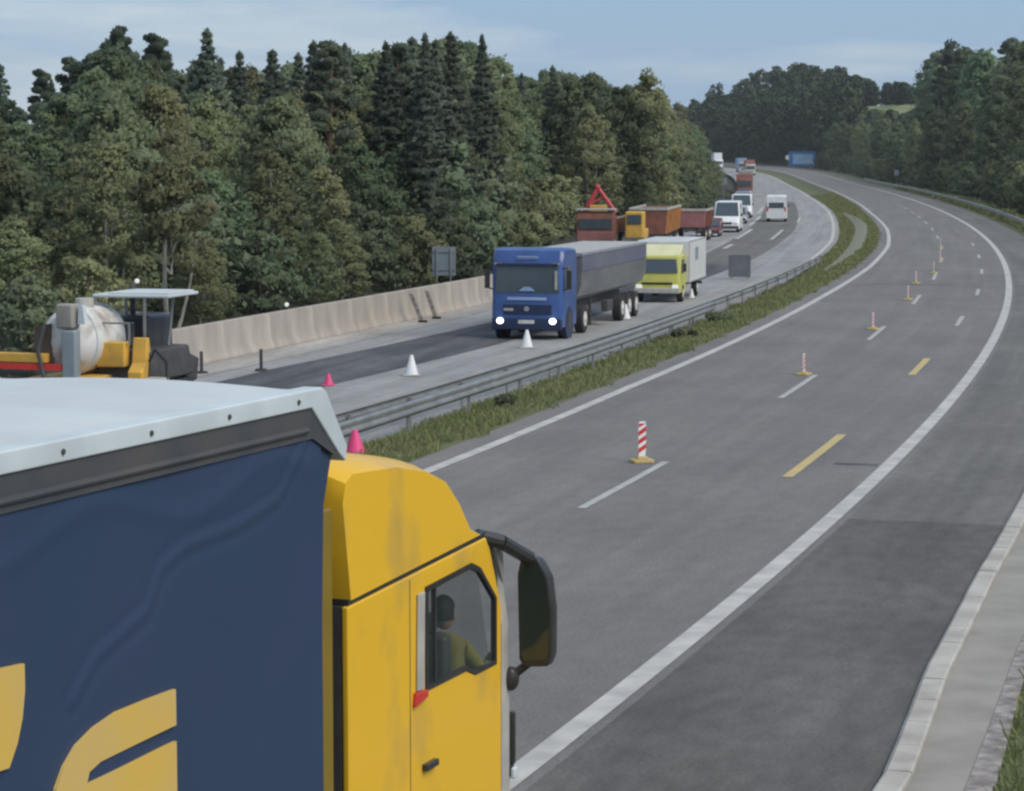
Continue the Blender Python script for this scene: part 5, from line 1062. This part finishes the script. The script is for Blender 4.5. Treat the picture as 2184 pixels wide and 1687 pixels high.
# ---- road paver and white tank lorry at the left
def paver():
    root = empty('road_paver'); place(root, 57.3, -19.45, False, .0); tag(root, 'yellow road paver under a flat pale canopy roof, left end of the barrier', 'machine')
    m = MB(); m.box((.0, .2, 1.05), (1.5, 2.6, .75), taper=(.9, .92)); m.build('body', 'dark_metal', root, bevel=.06)
    m = MB(); m.prism([(-1.45, .5), (-1.45, .95), (-1.2, 1.15), (-1.1, 1.75), (-.95, 1.75), (-.85, 1.2), (-.8, .5)], .25, .62, 'x'); m.build('screed_arm', 'amber_paint', root, bevel=.03)
    m = MB(); m.box((-.25, -1.15, 1.35), (.75, .35, .62)); m.build('control_panel', 'amber_paint', root, bevel=.05)
    m = MB(); m.tube([(.75, -1.3, 1.2), (.9, -1.3, 1.5), (1.15, -1.2, 1.2), (1.2, -1.3, .6)], .035); m.build('hose', 'rubber', root, smooth=True)
    m = MB(); m.tube([(-.8, -1.2, 1.6), (-.8, -1.2, 2.1), (.2, -1.2, 2.1), (.2, -1.2, 1.6)], .025); m.build('handrail', 'galv_steel', root, smooth=True)
    m = MB(); m.box((0, -1.5, .35), (2.7, .6, .4)); m.build('screed', 'dark_metal', root, bevel=.03)
    m = MB(); m.box((.95, -1.35, .68), (.5, .4, .3)); m.build('screed_end', 'trim_grey', root, bevel=.03)
    m = MB()
    for sg in (1, -1): m.prism([(-1.1, .12), (-1.25, .35), (-1.0, .62), (1.1, .62), (1.35, .35), (1.2, .12)], sg * .55, sg * .9, 'x')
    m.build('track', 'rubber', root, bevel=.05)
    m = MB(); m.box((0, .3, 2.72), (2.0, 1.9, .08)); m.box((.15, .3, 2.78), (1.6, 1.6, .05)); m.build('canopy', 'roof_tarp', root, bevel=.03)
    for x, y in ((-.95, -.6), (.35, -.6), (-.95, 1.2), (.35, 1.2)): m = MB(); m.tube([(x * .8, y * .8, 1.3), (x, y, 2.7)], .04); m.build('canopy_post', 'galv_steel', root)
    m = MB(); m.box((-.45, -.1, 1.75), (.5, .4, .6)); m.build('seat', 'dark_car', root, bevel=.05)
    m = MB(); m.cyl((-.62, .9, 1.4), (-.62, .9, 2.95), .07, n=12); m.build('exhaust', 'dark_metal', root)
    m = MB(); m.prism([(1.4, .6), (2.2, .45), (2.35, 1.0), (1.5, 1.25)], -.75, .55, 'x'); m.build('hopper', 'dark_metal', root, bevel=.04)
paver()
def tank_lorry():
    root = empty('tank_lorry'); place(root, 56.3, -20.5, False, 0, -.10); root.scale = (.8, .8, .93); tag(root, 'dirty white round tank on an orange trimmed lorry at the left edge', 'truck')
    m = MB(); secs = []; N = 28
    prof = [(-1.62, .05), (-1.58, .36), (-1.42, .62), (-1.12, .80), (-.75, .86), (.9, .86), (1.15, .80), (1.42, .62), (1.58, .36), (1.62, .05)]
    for y, r in prof: secs.append([(r * math.cos(2 * math.pi * k / N), y, 1.82 + r * math.sin(2 * math.pi * k / N)) for k in range(N)])
    m.loft(secs); tk = m.build('tank', 'white_dirty', root, smooth=True)
    for y in (-.75, .85):
        m = MB()
        for k in range(N):
            a = 2 * math.pi * k / N; b = 2 * math.pi * (k + 1) / N; m.cyl((.88 * math.cos(a), y, 1.82 + .88 * math.sin(a)), (.88 * math.cos(b), y, 1.82 + .88 * math.sin(b)), .025, n=5)
        m.build('tank_ring', 'rail_white', tk)
    m = MB(); m.cyl((0, 0, 2.62), (0, 0, 2.88), .28, n=20); m.build('manhole', 'trim_grey', tk, bevel=.02)
    m = MB(); m.box((.50, -1.66, 1.2), (.46, .35, 1.9)); m.build('pump_cabinet', 'grey_sheet', root, bevel=.05)
    m = MB(); m.box((.34, -1.55, 2.50), (.56, .5, .62)); m.build('filter_box', 'gutter_concrete', root, bevel=.06)
    m = MB(); m.prism([(.70, 2.3), (.94, 2.3), (.87, 2.78), (.74, 2.78)], -1.60, -1.4, 'y'); m.build('funnel', 'rail_white', root)
    m = MB(); m.tube([(-.35, -1.7, 2.3), (-.5, -1.85, 1.6), (-.3, -1.9, .95), (.0, -1.8, .8)], .07, 10); m.build('hose', 'dark_metal', root, smooth=True)
    m = MB(); m.prism([(-.78, 1.2), (-.78, 2.2), (-.2, 2.3), (-.15, 1.2)], -1.60, -1.56, 'y'); m.build('dirty_plate', 'bark_brown', root)
    m = MB(); m.box((-1.25, -1.75, 1.42), (2.0, .25, .24)); m.box((0, 0, .82), (1.9, 3.4, .2)); m.build('frame', 'amber_paint', root, bevel=.03)
    m = MB(); m.box((-.9, -1.80, 1.20), (2.3, .12, .16)); m.build('bumper_stripe', 'signal_red', root)
    m = MB(); m.box((0, .2, .52), (1.6, 3.4, .24)); m.build('chassis', 'dark_metal', root)
    m = MB(); m.box((0, 2.7, 1.4), (2.2, 1.6, 1.9)); m.build('cab_body', 'dark_car', root, bevel=.1)
    for y in (-1.0, .2, 2.7):
        for sg in (1, -1): wheel(root, sg * .95, y, .45, .3, side=sg)
tank_lorry()

# ------------------------------------------------------------------ haze: thin pale air
def haze():
    m = bpy.data.materials.new('haze_air'); m.use_nodes = True; n = m.node_tree.nodes; l = m.node_tree.links
    n.remove(n['Principled BSDF']); v = n.new('ShaderNodeVolumePrincipled'); v.inputs['Color'].default_value = (.90, .94, 1.0, 1)
    v.inputs['Density'].default_value = HAZE; v.inputs['Anisotropy'].default_value = .2
    l.new(v.outputs[0], n['Material Output'].inputs['Volume'])
    b = MB(); b.box((0, 739, 26.5), (1440, 1742, 57)); o = b.build('haze', m); tag(o, 'thin pale summer haze over the road and woods', 'haze', kind='stuff')
HAZE = 0.00010
haze()
